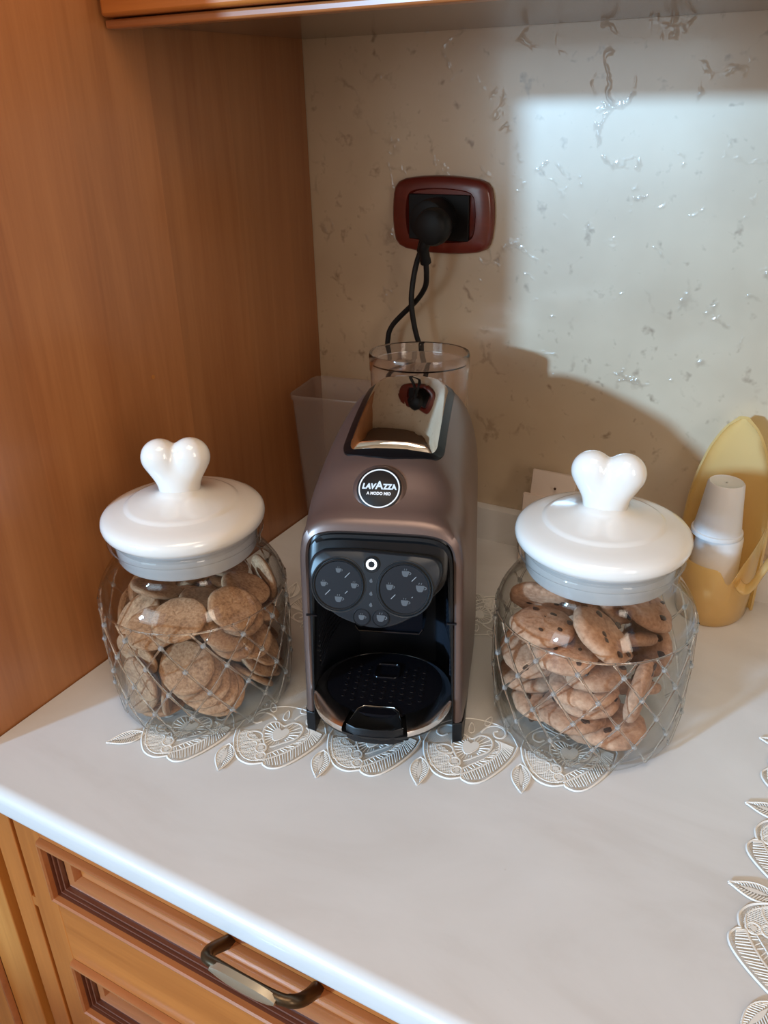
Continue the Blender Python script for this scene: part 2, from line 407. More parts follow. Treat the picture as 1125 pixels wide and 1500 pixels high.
t = thing('base_cabinet', 'orange cherry-wood base cabinet with framed front under the worktop', 'cabinet', (0, 0, FZ))
Z = -FZ
b = MB(); b.box(.0395, 1.85, -.560, -.02, .0, Z - .033); b.build('carcass', M['dark_gap'], t)
b = MB(); b.box(.0065, .0343, -.584, -.50, .0, Z - .033); b.build('side_stile', M['wood'], t, bevel=.0012)
b = MB(); b.box(.034, .0425, -.5835, -.565, Z - .1635, Z - .1515); b.build('bridge_piece', M['wood'], t)
f = MB(); f.box(.041, .609, -.562, -.5602, Z - .50, Z - .037); fr = f.build('drawer_front', M['wood'], t)
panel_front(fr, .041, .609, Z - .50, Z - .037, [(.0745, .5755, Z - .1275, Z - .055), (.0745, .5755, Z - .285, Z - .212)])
b = MB(); b.box(.613, 1.18, -.585, -.563, Z - .50, Z - .037); b.build('neighbour_front', M['wood'], t, bevel=.0015)
# bow handle
zc = Z - .062; yP = -.5705
HX = .3185
pth = spline([(HX + .88 * (x - .324), y, zc + dz) for x, y, dz in [(.284, yP, 0), (.2800, yP - .016, .006), (.2790, -.604, .017), (.2840, -.613, .0225), (.297, -.6150, .0245), (.324, -.6160, .0255), (.351, -.6150, .0245), (.3630, -.6120, .0225),
              (.3690, -.604, .017), (.3690, yP - .016, .006), (.366, yP, 0)]], 6)
rad = []
for i in range(len(pth)):
    u = i / (len(pth) - 1); rad.append(.0058 - .0016 * math.sin(PI * min(1, max(0, u))) if not (.3 < u < .7) else .0040)
b = MB(); b.tube(pth, rad, 12)
for xx in (HX - .0352, HX + .037):
    b.tube([(xx, yP + .001, zc), (xx, yP - .004, zc)], [.0098, .0080], 16)
b.build('handle', M['brass_dark'], fr, smooth=50)
b = MB()
L1 = []
for x, hw in ((.293, .0020), (.300, .0052), (.310, .0068), (.324, .0072), (.338, .0068), (.349, .0050), (.356, .0020)):
    x = HX + .88 * (x - .324); yy = -.6197 - .0012 * (1 - ((x - HX) / .031) ** 2)
    L1.append([(x, yy + .0045, zc + .0245 + hw), (x, yy, zc + .0245 + hw * .8), (x, yy - .0012, zc + .0245), (x, yy, zc + .0245 - hw * .8), (x, yy + .0045, zc + .0245 - hw)])
b.loft(L1, True, True, True); hp = b.build('handle_plate', M['plate_satin'], fr, smooth=50); hp['label'] = 'paler flat middle of the brass handle'

t = thing('tall_cabinet', 'tall orange veneer cabinet side standing left of the worktop', 'cabinet', (0, 0, 0))
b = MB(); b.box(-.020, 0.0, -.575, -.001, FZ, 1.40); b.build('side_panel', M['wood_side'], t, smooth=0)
b = MB(); b.box(-.58, -.021, -.555, -.001, FZ, 1.40); b.build('carcass', M['wood'], t, smooth=0)
f = MB(); f.box(-.58, -.004, -.566, -.5645, FZ + .02, 1.38); fr = f.build('door', M['wood_orange'], t, smooth=0)
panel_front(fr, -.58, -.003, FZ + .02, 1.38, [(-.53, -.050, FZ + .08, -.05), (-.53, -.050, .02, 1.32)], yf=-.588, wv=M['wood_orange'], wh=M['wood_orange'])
b = MB(); b.tube([(-.0012, -.30, .262), (.0004, -.30, .262)], .0022, 10); b.build('screw_cap', M['wood_orange'], t)

t = thing('wall_cabinet', 'cherry-wood wall cabinet hanging over the backsplash', 'cabinet', (0, 0, 0))
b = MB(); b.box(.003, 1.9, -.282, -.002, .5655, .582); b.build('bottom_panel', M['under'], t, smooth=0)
b = MB(); b.box(.003, 1.9, -.282, -.002, .583, 1.30); b.build('carcass', M['wood'], t, smooth=0)
f = MB(); f.box(.007, .605, -.306, -.284, .5695, 1.29); f.build('door', M['wood_h'], t, bevel=.003)
f = MB(); f.box(.609, 1.2, -.306, -.284, .5695, 1.29); f.build('door', M['wood_h'], t, bevel=.003)
f = MB(); f.box(.003, 1.9, -.2985, -.282, .5615, .5685); f.build('light_rail', M['wood_mould'], t, bevel=.002)

# ------------------------------------------------------------------ lace doilies
def ribbon(b, pts, wd, h=.0006, z0=.0008, closed=False, mi=0):
    n = len(pts); P = [Vector((p[0], p[1])) for p in pts]; vs = []
    for i in range(n):
        a = P[i - 1] if (i > 0 or closed) else P[i]; c = P[(i + 1) % n] if (i < n - 1 or closed) else P[i]
        d = (c - a); d = d.normalized() if d.length > 1e-9 else Vector((1, 0)); q = Vector((-d.y, d.x)) * wd / 2
        vs += [(P[i].x - q.x, P[i].y - q.y, z0), (P[i].x, P[i].y, z0 + h), (P[i].x + q.x, P[i].y + q.y, z0)]
    fs = []
    for i in range(n if closed else n - 1):
        j = (i + 1) % n
        fs += [(i * 3, j * 3, j * 3 + 1, i * 3 + 1), (i * 3 + 1, j * 3 + 1, j * 3 + 2, i * 3 + 2)]
    b.add(vs, fs, mi)
def cpt(X, Y): return ((X - 282) * .000168, -(Y - 350) * .000222)
def inside(p, poly):
    c = False; n = len(poly)
    for i in range(n):
        x1, y1 = poly[i]; x2, y2 = poly[(i + 1) % n]
        if (y1 > p[1]) != (y2 > p[1]) and p[0] < (x2 - x1) * (p[1] - y1) / (y2 - y1) + x1: c = not c
    return c
def sp2(pts, n=6, closed=False): return [(q.x, q.y) for q in spline([(*cpt(*p), 0) for p in pts], n, closed)]
OUT = [(40, 330), (46, 390), (66, 445), (110, 500), (172, 524), (228, 516), (238, 512), (250, 526), (290, 540), (345, 526), (420, 470), (490, 395), (522, 330)]
def flower_motif():
    b = MB(); TW = .0021; tw = .0012
    out = sp2(OUT, 6); ribbon(b, out, .0021, .0009)
    rim = sp2([(58, 340), (66, 392), (86, 440), (122, 484), (172, 504), (226, 498)], 6); ribbon(b, rim, tw)
    top = sp2([(40, 330), (70, 262), (130, 215), (200, 190), (270, 180), (350, 190), (430, 215), (490, 262), (522, 330)], 6); ribbon(b, top, tw)
    heart = sp2([(236, 425), (196, 372), (186, 322), (206, 286), (246, 278), (286, 300), (330, 278), (376, 288), (394, 322), (372, 366), (310, 398)], 6, True); ribbon(b, heart, TW)
    ih = sp2([(262, 388), (240, 352), (246, 324), (266, 318), (282, 330), (300, 318), (322, 326), (318, 354)], 5, True)
    ribbon(b, ih, tw, closed=True)
    c = cpt(282, 352)
    b.add([(*p, .0016) for p in ih], [tuple(range(len(ih)))])
    for k in range(26):
        a = 2 * PI * k / 26; d = (math.cos(a), math.sin(a)); pts = []
        for s in (.0075, .0098, .0120, .0142, .0165, .0185):
            q = (c[0] + d[0] * s * 1.0, c[1] + d[1] * s * 1.25)
            if inside(q, heart) : pts.append(q)
        if len(pts) >= 2: ribbon(b, pts, .0009, .0006)
    band = sp2([(236, 498), (300, 470), (372, 424), (424, 366), (430, 320), (408, 300)], 6); ribbon(b, band, TW)
    band2 = sp2([(238, 470), (290, 440), (360, 400), (404, 350)], 6); ribbon(b, band2, tw)
    # strokes between band and outline
    for k in range(30):
        u = k / 29; i = int(u * (len(band) - 1)); p = band[i]
        q = spline([(*cpt(262, 528), 0), (*cpt(345, 518), 0), (*cpt(420, 463), 0), (*cpt(488, 390), 0), (*cpt(512, 340), 0)], 12); q = q[int(u * (len(q) - 1))]
        ribbon(b, [(p[0] * .9 + q[0] * .1, p[1] * .9 + q[1] * .1), (p[0] * .1 + q[0] * .9, p[1] * .1 + q[1] * .9)], .0011, .0006)
    for k in range(16):
        u = k / 15; p = band[int(u * (len(band) - 8))]; q = band2[int(u * (len(band2) - 1))]
        ribbon(b, [(p[0] * .85 + q[0] * .15, p[1] * .85 + q[1] * .15), (p[0] * .15 + q[0] * .85, p[1] * .15 + q[1] * .85)], .0009, .0006)
    # petals and circles
    for (X, Y, rx, ry, rot) in ((132, 432, 50, 27, -24), (150, 366, 46, 26, 8), (205, 434, 28, 24, 0), (218, 478, 26, 21, 0)):
        e = []
        for k in range(20):
            a = 2 * PI * k / 20; x = rx * math.cos(a); y = ry * math.sin(a); r = math.radians(rot)
            e.append(cpt(X + x * math.cos(r) - y * math.sin(r), Y + x * math.sin(r) + y * math.cos(r)))
        ribbon(b, e, TW, closed=True)
        if rx < 30: b.add([((q[0] - cpt(X, Y)[0]) * .5 + cpt(X, Y)[0], (q[1] - cpt(X, Y)[1]) * .5 + cpt(X, Y)[1], .0013) for q in e], [tuple(range(20))])
    # net hatch on left lobe
    lob = sp2([(52, 360), (70, 440), (118, 488), (176, 508), (226, 500), (232, 440), (186, 390), (120, 345)], 4, True)
    for fam in (0, 1):
        for k in range(22):
            pts = []
            for s in range(30):
                q = cpt(50 + k * 9, 340 + s * 6) if fam == 0 else cpt(50 + s * 6.6, 345 + k * 8)
                if inside(q, lob): pts.append(q)
                elif len(pts) >= 2: ribbon(b, pts, .0007, .0004); pts = []
                else: pts = []
            if len(pts) >= 2: ribbon(b, pts, .0007, .0004)
    # swirls and long leaves toward the centre cloth
    ribbon(b, sp2([(330, 262), (360, 228), (410, 216), (450, 232), (462, 262), (440, 286), (408, 280), (400, 256), (420, 246)], 6), TW)
    ribbon(b, sp2([(240, 268), (200, 236), (150, 226), (112, 244), (104, 276), (130, 292), (158, 280)], 6), TW)
    for (X, Y, L, rot) in ((282, 236, 60, -90), (372, 190, 62, -60), (192, 190, 62, -120)):
        e = []
        for k in range(18):
            a = 2 * PI * k / 18; x = L * .5 * math.cos(a); y = 15 * math.sin(a) * (1 - .3 * math.cos(a)); r = math.radians(rot)
            e.append(cpt(X + x * math.cos(r) - y * math.sin(r), Y + x * math.sin(r) + y * math.cos(r)))
        ribbon(b, e, tw, closed=True)
    return b, out + list(reversed(top))
def leaf_motif():
    b = MB(); n = 10
    L_ = [(-.0074 * math.sin(PI * (i / n) ** .8), -.033 * i / n) for i in range(n + 1)]; R_ = [(-x * 1.05, y) for x, y in L_]
    poly = L_ + R_[-2:0:-1]; ribbon(b, poly, .0018, .0008, closed=True)
    mid = [(-.0016 * math.sin(PI * i / 8), -.006 - .020 * i / 8) for i in range(9)] + [(.0020 * math.sin(PI * i / 8), -.026 + .020 * i / 8) for i in range(1, 8)]
    b.add([(*p, .0015) for p in mid], [tuple(range(len(mid)))])
    for k in range(2, 16):
        y = -.033 * k / 16; wv = .0074 * math.sin(PI * (k / 16) ** .8)
        for s in (-1, 1): ribbon(b, [(s * .0016, y + .001), (s * wv * .95, y - .0022)], .0011, .0006)
    return b, poly
fm, fpoly = flower_motif(); lm, lpoly = leaf_motif()
LX, LY = .222, .150      # half size of the doily
PITCH = .0840
def doily(name, label, loc, rz, skip=None):
    t = thing(name, label, 'doily', loc, rz)
    root_f = None; root_l = None; gp = MB()
    xs = [PITCH * k for k in (-2, -1, 0, 1, 2)]; yl = [PITCH * k for k in (-.5, .5)]
    places = [(x, -LY + .046, 0) for x in xs] + [(x, LY - .046, PI) for x in xs] + [(-LX + .046, y, -PI / 2) for y in yl] + [(LX - .046, y, PI / 2) for y in yl]
    leaves = [(x + PITCH / 2, -LY + .030, 0) for x in xs[:-1]] + [(x + PITCH / 2, LY - .030, PI) for x in xs[:-1]] + [(-LX + .028, 0, -PI / 2), (LX - .028, 0, PI / 2)]
    for sx in (-1, 1):
        for sy in (-1, 1):
            if skip != (sx, sy): leaves.append((sx * (LX - .016), sy * (LY - .036), math.atan2(sy * 0.55, sx) + PI / 2))
    zz = .00075
    gp.add([(x, y, zz) for x, y in [(-LX + .05, -LY + .05), (LX - .05, -LY + .05), (LX - .05, LY - .05), (-LX + .05, LY - .05)]], [(0, 1, 2, 3)])
    for lst, src, poly, nm in ((places, 'f', fpoly, 'flower_motif'), (leaves, 'l', lpoly, 'leaf_motif')):
        first = None
        for k, (x, y, a) in enumerate(lst):
            if src == 'f' and doily.fm: o = bpy.data.objects.new(nm, doily.fm); COL.objects.link(o)
            elif src == 'l' and doily.lm: o = bpy.data.objects.new(nm, doily.lm); COL.objects.link(o)
            else:
                o = (fm if src == 'f' else lm).build(nm, M['thread'], smooth=60, recalc=False)
                if src == 'f': doily.fm = o.data
                else: doily.lm = o.data
            o.parent = t; o.location = (x, y, 0); o.rotation_euler = (0, 0, a)
            ca, sa = math.cos(a), math.sin(a)
            gp.add([(x + px * ca - py * sa, y + px * sa + py * ca, zz - .00012 * (1 + (k % 4)) - (.0003 if src == 'l' else 0)) for px, py in poly], [tuple(range(len(poly)))])
    gp.build('net_ground', M['net'], t, smooth=0, recalc=False)
    return t
doily.fm = None; doily.lm = None
def uvw(u, v): 
    a = math.radians(21.8); return (u * math.cos(a) - v * math.sin(a), u * math.sin(a) + v * math.cos(a))
dx, dy = uvw(.131, -.382)
doily('lace_doily', 'ivory lace doily lying under the coffee machine and jars', (dx, dy, 0.0002), math.radians(21.8), (1, -1))
doily('lace_doily', 'ivory lace doily alone on the worktop at the right-hand picture edge', (.600 + LY, -.287, 0.0002), -PI / 2)

# ------------------------------------------------------------------ glass jars
def sdf_star(fn, c, nu, nv, rmax):
    vs = []; fs = []
    for i in range(nv + 1):
        th = PI * i / nv
        for j in range(nu):
            ph = 2 * PI * j / nu
            d = Vector((math.sin(th) * math.cos(ph), math.sin(th) * math.sin(ph), math.cos(th)))
            r = rmax; p = Vector(c) + d * r
            for _ in range(60):
                s = fn(p)
                if s < 1e-5: break
                r -= s * .8; p = Vector(c) + d * r
                if r < .0005: break
            vs.append(p)
    for i in range(nv):
        for j in range(nu):
            k = (j + 1) % nu; fs.append((i * nu + j, (i + 1) * nu + j, (i + 1) * nu + k, i * nu + k))
    return vs, fs
def capsule(p, a, b, ra, rb):
    ab = b - a; t = max(0, min(1, (p - a).dot(ab) / ab.dot(ab))); return (p - a - ab * t).length - (ra + (rb - ra) * t)
def smin(a, b, k):
    h = max(k - abs(a - b), 0) / k; return min(a, b) - h * h * k * .25
def heart_fn(p):
    q = Vector((p.x, p.y * 1.22, p.z))
    a = capsule(q, Vector((-.0125, 0, .2385)), Vector((-.001, 0, .2165)), .0163, .0152)
    c = capsule(q, Vector((.0125, 0, .2385)), Vector((.001, 0, .2165)), .0163, .0152)
    d = smin(a, c, .0045)
    base = capsule(q, Vector((0, 0, .216)), Vector((0, 0, .203)), .0140, .0175)
    return smin(d, base, .008)
hv, hf = sdf_star(heart_fn, (0, 0, .228), 56, 40, .06)
LATT_N = 15
def jar_r(z):
    return interp(z, [0, .004, .008, .03, .06, .11, .118, .124, .130, .137, .143, .148, .152, .168], [.0735, .0765, .0785, .0812, .0828, .0828, .0822, .0808, .0780, .0735, .0692, .0655, .0636, .0636])
def cookie_jar(name, label, loc, rot_lat, heart_rz):
    t = thing(name, label, 'jar', loc)
    zs = [0, .002, .004, .008, .018, .03, .045, .06, .075, .09, .10, .108, .113, .1155, .118, .121, .124, .127, .130, .1335, .137, .140, .143, .1455, .148, .150, .152, .156, .166]
    outer = [(.001, .0035), (.045, .0030), (.062, .0012), (.0700, 0.0)] + [(jar_r(z) + (.0006 if abs(z - .1155) < .0005 else 0), z) for z in zs[1:]] + [(.0655, .1675), (.0672, .1695), (.0672, .1725), (.0655, .1745)]
    inner = [(.0618, .1740), (.0610, .160)] + [(jar_r(z) - .0026, z) for z in reversed(zs) if .010 < z < .156] + [(.074, .0085), (.068, .0058), (.05, .0055), (.001, .0058)]
    b = MB(); b.lathe(outer + inner, 72); b.build('glass_body', M['glass'], t, smooth=50)
    # embossed diamond lattice
    b = MB(); st = 2 * PI / LATT_N
    rows = [.1155, .1032, .0791, .0550, .0309, .0068]
    def P(k, ang): z = rows[k]; r = jar_r(z) + .0002; return Vector((r * math.cos(ang), r * math.sin(ang), z))
    def on(ang, z): r = jar_r(z) + .0003; return (r * math.cos(ang), r * math.sin(ang), z)
    for j in range(LATT_N):
        for s in (-1, 1):
            for k in range(5):
                a0 = rot_lat + st * (j + (.5 if k == 2 or k == 4 else 0)); 
                if k == 0: a0 = rot_lat + st * j - s * st * .25; a1 = rot_lat + st * j
                else: a1 = a0 + s * st / 2
                pts = [on(a0 + (a1 - a0) * q / 6, rows[k] + (rows[k + 1] - rows[k]) * q / 6) for q in range(7)]
                rr = .0011 if s == 1 else .0009
                b.tube(pts, [rr * (.7 + .6 * abs(q - 3) / 3) for q in range(7)], 6, caps=False)
    ring = [on(2 * PI * q / 72, .1160) for q in range(72)]; b.tube(ring, .0008, 6, closed=True)
    b.build('embossed_lattice', M['glass_ridge'], t, smooth=80)
    b = MB()
    for k in range(1, 5):
        for j in range(LATT_N):
            a = rot_lat + st * (j + (.5 if k in (2, 4) else 0)); p = P(k, a); b.ball(p, .0024, 12, 8)
    o = b.build('glass_studs', M['stud'], t, smooth=80); o['kind'] = 'stuff'
    # lid
    lid = [(.001, .1775), (.058, .1775), (.0590, .1765), (.0640, .1768), (.0672, .1785), (.0692, .1818), (.0698, .1855), (.0690, .1890), (.0668, .1915), (.0620, .1938), (.0560, .1958), (.0495, .1974), (.0480, .1980), (.0466, .1992),
           (.0440, .2001), (.0360, .2020), (.0280, .2042), (.0220, .2062), (.0180, .2085), (.0150, .212), (.001, .212)]
    b = MB(); b.lathe(lid, 72); L = b.build('lid', M['ceramic'], t, smooth=50)
    b = MB(); b.add(hv, hf); h = b.build('heart_knob', M['ceramic'], L, smooth=75, merge=True); h.rotation_euler = (0, 0, heart_rz)
    b = MB(); b.lathe([(.0585, .1770), (.0600, .1765), (.0605, .1700), (.0598, .1690), (.0604, .1670), (.0606, .1600), (.0600, .1590), (.0604, .1560), (.0590, .1530), (.0570, .1535), (.0565, .1765)], 64, closed_prof=True)
    s = b.build('seal', M['seal'], t, smooth=50); s['label'] = 'translucent white sealing ring inside the jar neck'
    return t
JL = (.1233, -.4108, .0018); JR = (.4527, -.2849, .0018)
cookie_jar('cookie_jar', 'glass jar of round biscuits, white heart-knob lid, beside tall cabinet', JL, math.radians(-21.2), math.radians(33))
cookie_jar('cookie_jar', 'glass jar of chocolate chip cookies, white heart-knob lid, near yellow holder', JR, math.radians(-33.6), math.radians(10))

# ------------------------------------------------------------------ biscuits and cookies (resting places settled beforehand)
LEFT_FIXED = []
LEFT = []
RIGHT = []
#@@DATA@@
LEFT_FIXED = [((0.0221, -0.0454, 0.06), (0.507, -0.604, 0.616)), ((0.0264, -0.0408, 0.051), (0.507, -0.604, 0.616)), ((0.0306, -0.0362, 0.042), (0.507, -0.604, 0.616)), ((0.0348, -0.0315, 0.0329), (0.507, -0.604, 0.616)), ((0.0367, -0.0253, 0.0269), (0.507, -0.604, 0.616))]
LEFT = [(-0.0712,0.002,0.0292,0.7038,0.0704,-0.7036,-0.0683,0.0234,0.0068),
 (0.0493,0.0082,0.0264,0.2477,0.7175,0.576,-0.3035,0.0249,0.0065),
 (0.0126,-0.0228,0.0303,0.6551,-0.3573,-0.6294,-0.217,0.0244,0.0064),
 (-0.0327,-0.0257,0.0097,0,0.971,-0.2391,0.0001,0.023,0.0069),
 (-0.0433,-0.0328,0.0236,0.2322,-0.0251,-0.2241,0.9461,0.0246,0.007),
 (0.0022,0.0338,0.0097,0.22,-0.0001,-0.0001,0.9755,0.0251,0.007),
 (-0.0413,0.0034,0.0152,0.1899,-0.0041,-0.1184,-0.9746,0.0244,0.0066),
 (0.0446,0.0268,0.0242,0.7458,-0.1952,0.2553,0.5836,0.025,0.0069),
 (-0.0396,0.0128,0.0204,0.0613,0.6418,-0.7577,0.1013,0.0249,0.0071),
 (0.0383,0.0415,0.0234,0.3109,0.947,0.0014,-0.0812,0.0242,0.0066),
 (-0.0049,0.0714,0.03,0.5708,-0.56,-0.4471,-0.401,0.0238,0.0064),
 (-0.0285,0.011,0.0314,0.989,-0.0882,0.0631,-0.1004,0.023,0.0069),
 (0.0076,-0.0124,0.0294,0.3763,0.0137,0.7169,-0.5867,0.0236,0.0064),
 (-0.0019,-0.0511,0.03,0.5136,0.6783,-0.1121,-0.5134,0.024,0.0067),
 (-0.0432,-0.0155,0.0397,0.2321,0.121,0.1784,-0.9485,0.0241,0.0067),
 (-0.0444,0.0384,0.0427,0.3668,0.2074,-0.7507,-0.5088,0.0242,0.0063),
 (-0.0545,0.0438,0.029,0.5041,-0.0306,-0.7781,-0.3734,0.023,0.0068),
 (-0.0248,-0.0585,0.0274,0.1005,-0.3464,-0.7921,-0.4925,0.0229,0.0064),
 (-0.0145,0.0627,0.0295,0.0505,-0.0623,-0.7052,-0.7045,0.0236,0.0066),
 (-0.0695,-0.0141,0.0744,0.2807,0.7276,-0.1728,-0.6016,0.0247,0.0063),
 (-0.05,0.0464,0.0535,0.3195,-0.771,0.1103,0.5398,0.0234,0.0065),
 (0.0029,-0.0072,0.0307,0.7005,-0.5022,-0.4833,-0.1531,0.0249,0.0067),
 (0.0049,0.0268,0.03,0.8904,0.1799,-0.2506,-0.3348,0.0239,0.0065),
 (-0.0209,0.028,0.0443,0.5541,0.2202,0.1055,0.7958,0.0236,0.007),
 (0.0573,0.0119,0.0482,0.4027,0.2493,0.3057,0.826,0.0251,0.0065),
 (-0.0157,0.0328,0.0504,0.1532,-0.2318,0.0768,-0.9575,0.0252,0.0071),
 (-0.0064,0.018,0.0524,0.7717,-0.1146,0.2157,-0.5872,0.0235,0.0066),
 (-0.0131,-0.0703,0.0497,0.068,0.208,0.6951,-0.6848,0.023,0.0071),
 (0.0116,-0.0001,0.0582,0.0031,-0.2706,-0.1426,-0.9521,0.0229,0.0069),
 (-0.0351,0.0237,0.071,0.7459,0.2009,0.0031,-0.6351,0.0251,0.0068),
 (-0.0376,-0.0217,0.0456,0.9637,0.1872,-0.107,0.1577,0.0237,0.0065),
 (0.0306,0.0029,0.0582,0.6606,0.0257,0.3047,0.6857,0.0248,0.007),
 (-0.0475,0.0157,0.0728,0.9786,0.1606,-0.1207,-0.0449,0.0235,0.0068),
 (0.0272,0.0492,0.0435,0.4657,-0.1749,-0.1225,-0.8588,0.0232,0.0064),
 (-0.066,0.012,0.0961,0.563,-0.3794,-0.6527,0.3362,0.0236,0.0066),
 (-0.0297,-0.0222,0.0542,0.3852,0.0104,-0.2153,0.8973,0.0236,0.0064),
 (-0.021,-0.0618,0.0688,0.288,0.4104,0.6727,-0.5442,0.0237,0.0068),
 (-0.0244,-0.0275,0.0604,0.6346,0.074,-0.2026,0.7422,0.0237,0.0067),
 (0.0195,0.0476,0.0535,0.9765,-0.1876,0.1014,0.032,0.0241,0.0069),
 (0.0055,-0.0054,0.0786,0.9716,-0.0324,-0.0314,-0.2324,0.0238,0.0071),
 (0.0199,0.0516,0.0594,0.9361,-0.1555,0.1459,0.2799,0.0243,0.0063),
 (0.0561,0.0181,0.0566,0.4867,-0.3914,0.0493,-0.7794,0.025,0.0065),
 (-0.0358,-0.0304,0.0656,0.109,0.1004,0.1963,-0.9693,0.0249,0.0071),
 (0.0081,0.0463,0.0715,0.2491,0.0435,0.2087,0.9447,0.0249,0.0065),
 (-0.0075,0.003,0.0865,0.0094,-0.206,-0.978,0.0327,0.0237,0.0066),
 (0.0293,0.0473,0.0747,0.0776,0.0797,0.1976,0.9739,0.0238,0.0069),
 (-0.0371,-0.0328,0.0725,0.1676,-0.9175,-0.331,-0.1431,0.024,0.0068),
 (0.057,0.0018,0.0745,0.0774,0.9081,-0.2853,-0.2965,0.0241,0.0067),
 (-0.038,-0.0353,0.0791,0.1499,-0.8732,-0.4347,-0.1615,0.0236,0.0065),
 (0.0024,0.0451,0.0884,0.1989,0.0054,0.1701,0.9651,0.0249,0.0068),
 (-0.0156,0.07,0.0757,0.6659,-0.5999,-0.3759,-0.2354,0.0233,0.0066),
 (-0.0151,-0.0005,0.0942,0.9963,-0.033,0.0163,-0.0773,0.0243,0.0067),
 (-0.0379,-0.0373,0.0905,0.6232,0.0973,-0.2866,0.7211,0.0249,0.0067),
 (0.0481,0.0257,0.0881,0.4571,-0.0038,0.2207,0.8616,0.0246,0.0069),
 (0.0545,-0.0186,0.0844,0.7751,0.1899,0.2405,0.5526,0.0233,0.0069),
 (0.01,0.0447,0.0956,0.3248,-0.0171,0.1693,0.9303,0.0239,0.0069),
 (0.0361,0.0303,0.1039,0.8647,0.0108,0.2066,0.4576,0.0243,0.0069),
 (-0.0534,-0.0016,0.0956,0.2068,-0.7273,0.0866,0.6487,0.0243,0.0071),
 (0.0136,-0.0044,0.1022,0.7046,-0.1627,0.0041,-0.6907,0.0231,0.007),
 (-0.0032,-0.0541,0.0977,0.7433,0.0655,0.1591,-0.6464,0.0247,0.0066),
 (0.0326,0.0632,0.0966,0.6353,-0.6769,-0.0398,-0.3696,0.0245,0.0068),
 (0.0513,-0.0228,0.0953,0.3548,-0.2784,0.1281,-0.8833,0.0244,0.0064),
 (-0.0309,-0.0175,0.1106,0.709,-0.1717,-0.0961,-0.6772,0.0242,0.0069),
 (0.0243,-0.0486,0.1108,0.7821,0.0864,0.152,-0.5981,0.0247,0.0068),
 (-0.0358,0.0421,0.0939,0.2627,0.2037,-0.0379,-0.9424,0.0229,0.0067),
 (0.0562,-0.0138,0.1118,0.665,-0.1706,0.2545,-0.6811,0.0231,0.007),
 (0.0559,-0.0066,0.104,0.2871,-0.508,-0.805,0.1068,0.0248,0.0069),
 (-0.0074,0.0537,0.1062,0.9833,-0.1056,0.13,0.0717,0.0242,0.0065)]
RIGHT = [(0.0128,-0.0225,0.0129,0.8162,-0,0,0.5777,0.03,0.0135),
 (0.0327,-0.0347,0.0264,0.8623,-0,0,0.5064,0.0308,0.0126),
 (-0.0278,-0.0291,0.0268,0.8643,0.0001,0.0002,-0.5029,0.0302,0.0136),
 (0.0335,0.0196,0.0283,0.1268,0.1008,-0.2946,-0.9418,0.0287,0.0134),
 (-0.0017,0.0268,0.0291,0.2038,-0.2132,0.2168,0.9306,0.0313,0.0126),
 (-0.0168,0.0504,0.0366,0.6851,-0.5333,0.0943,0.4872,0.0304,0.0133),
 (0.0018,-0.0492,0.0403,0.9608,0,0.0018,-0.2773,0.0296,0.0127),
 (-0.0466,-0.0147,0.041,0.201,0.0001,-0.0002,0.9796,0.03,0.0139),
 (0.0049,0.0183,0.0528,0.5932,-0.2869,0.1005,0.7454,0.031,0.0127),
 (0.0108,-0.0412,0.0538,0.9807,0.0002,0.0018,-0.1954,0.0289,0.0136),
 (-0.0234,0.0582,0.0557,0.5661,0.649,0.4859,-0.1492,0.03,0.0129),
 (0.0383,0.0517,0.0564,0.187,0.2518,0.7311,0.6059,0.0313,0.0129),
 (0.0491,-0.0256,0.0626,0.6588,-0.3164,-0.5867,0.3488,0.0295,0.0142),
 (0.0087,-0.0483,0.0679,0.0217,0.0017,-0.0004,0.9998,0.0295,0.0138),
 (-0.0434,-0.0182,0.0702,0.2584,-0.793,-0.5498,-0.046,0.0313,0.0136),
 (0.0233,0.0216,0.0743,0.3673,-0.2486,0.175,0.879,0.0294,0.0135),
 (-0.0363,0.0305,0.0748,0.8416,0.5182,-0.1511,-0.0196,0.0305,0.013),
 (0.0136,-0.0417,0.0818,0,0.9813,-0.1925,-0.0017,0.0293,0.0132),
 (-0.0056,0.0479,0.0934,0.1953,0.3741,0.137,0.8962,0.03,0.0127),
 (-0.0076,-0.0493,0.0954,0.0068,0.5584,0.8295,0.001,0.029,0.0126),
 (0.0048,0.0452,0.1022,0.9157,-0.0766,0.3909,-0.0522,0.0309,0.0131),
 (0.0351,0.0336,0.1049,0.5471,-0.2516,0.07,-0.7953,0.0304,0.0135),
 (-0.0466,0.0044,0.1054,0.8874,-0.4534,-0.0145,0.0818,0.0314,0.0141),
 (-0.0315,-0.039,0.1088,0.2361,-0.0068,0.0016,0.9717,0.0287,0.014),
 (0.0163,-0.0343,0.1119,0.8127,-0.2273,0.1999,-0.498,0.0309,0.0137)]
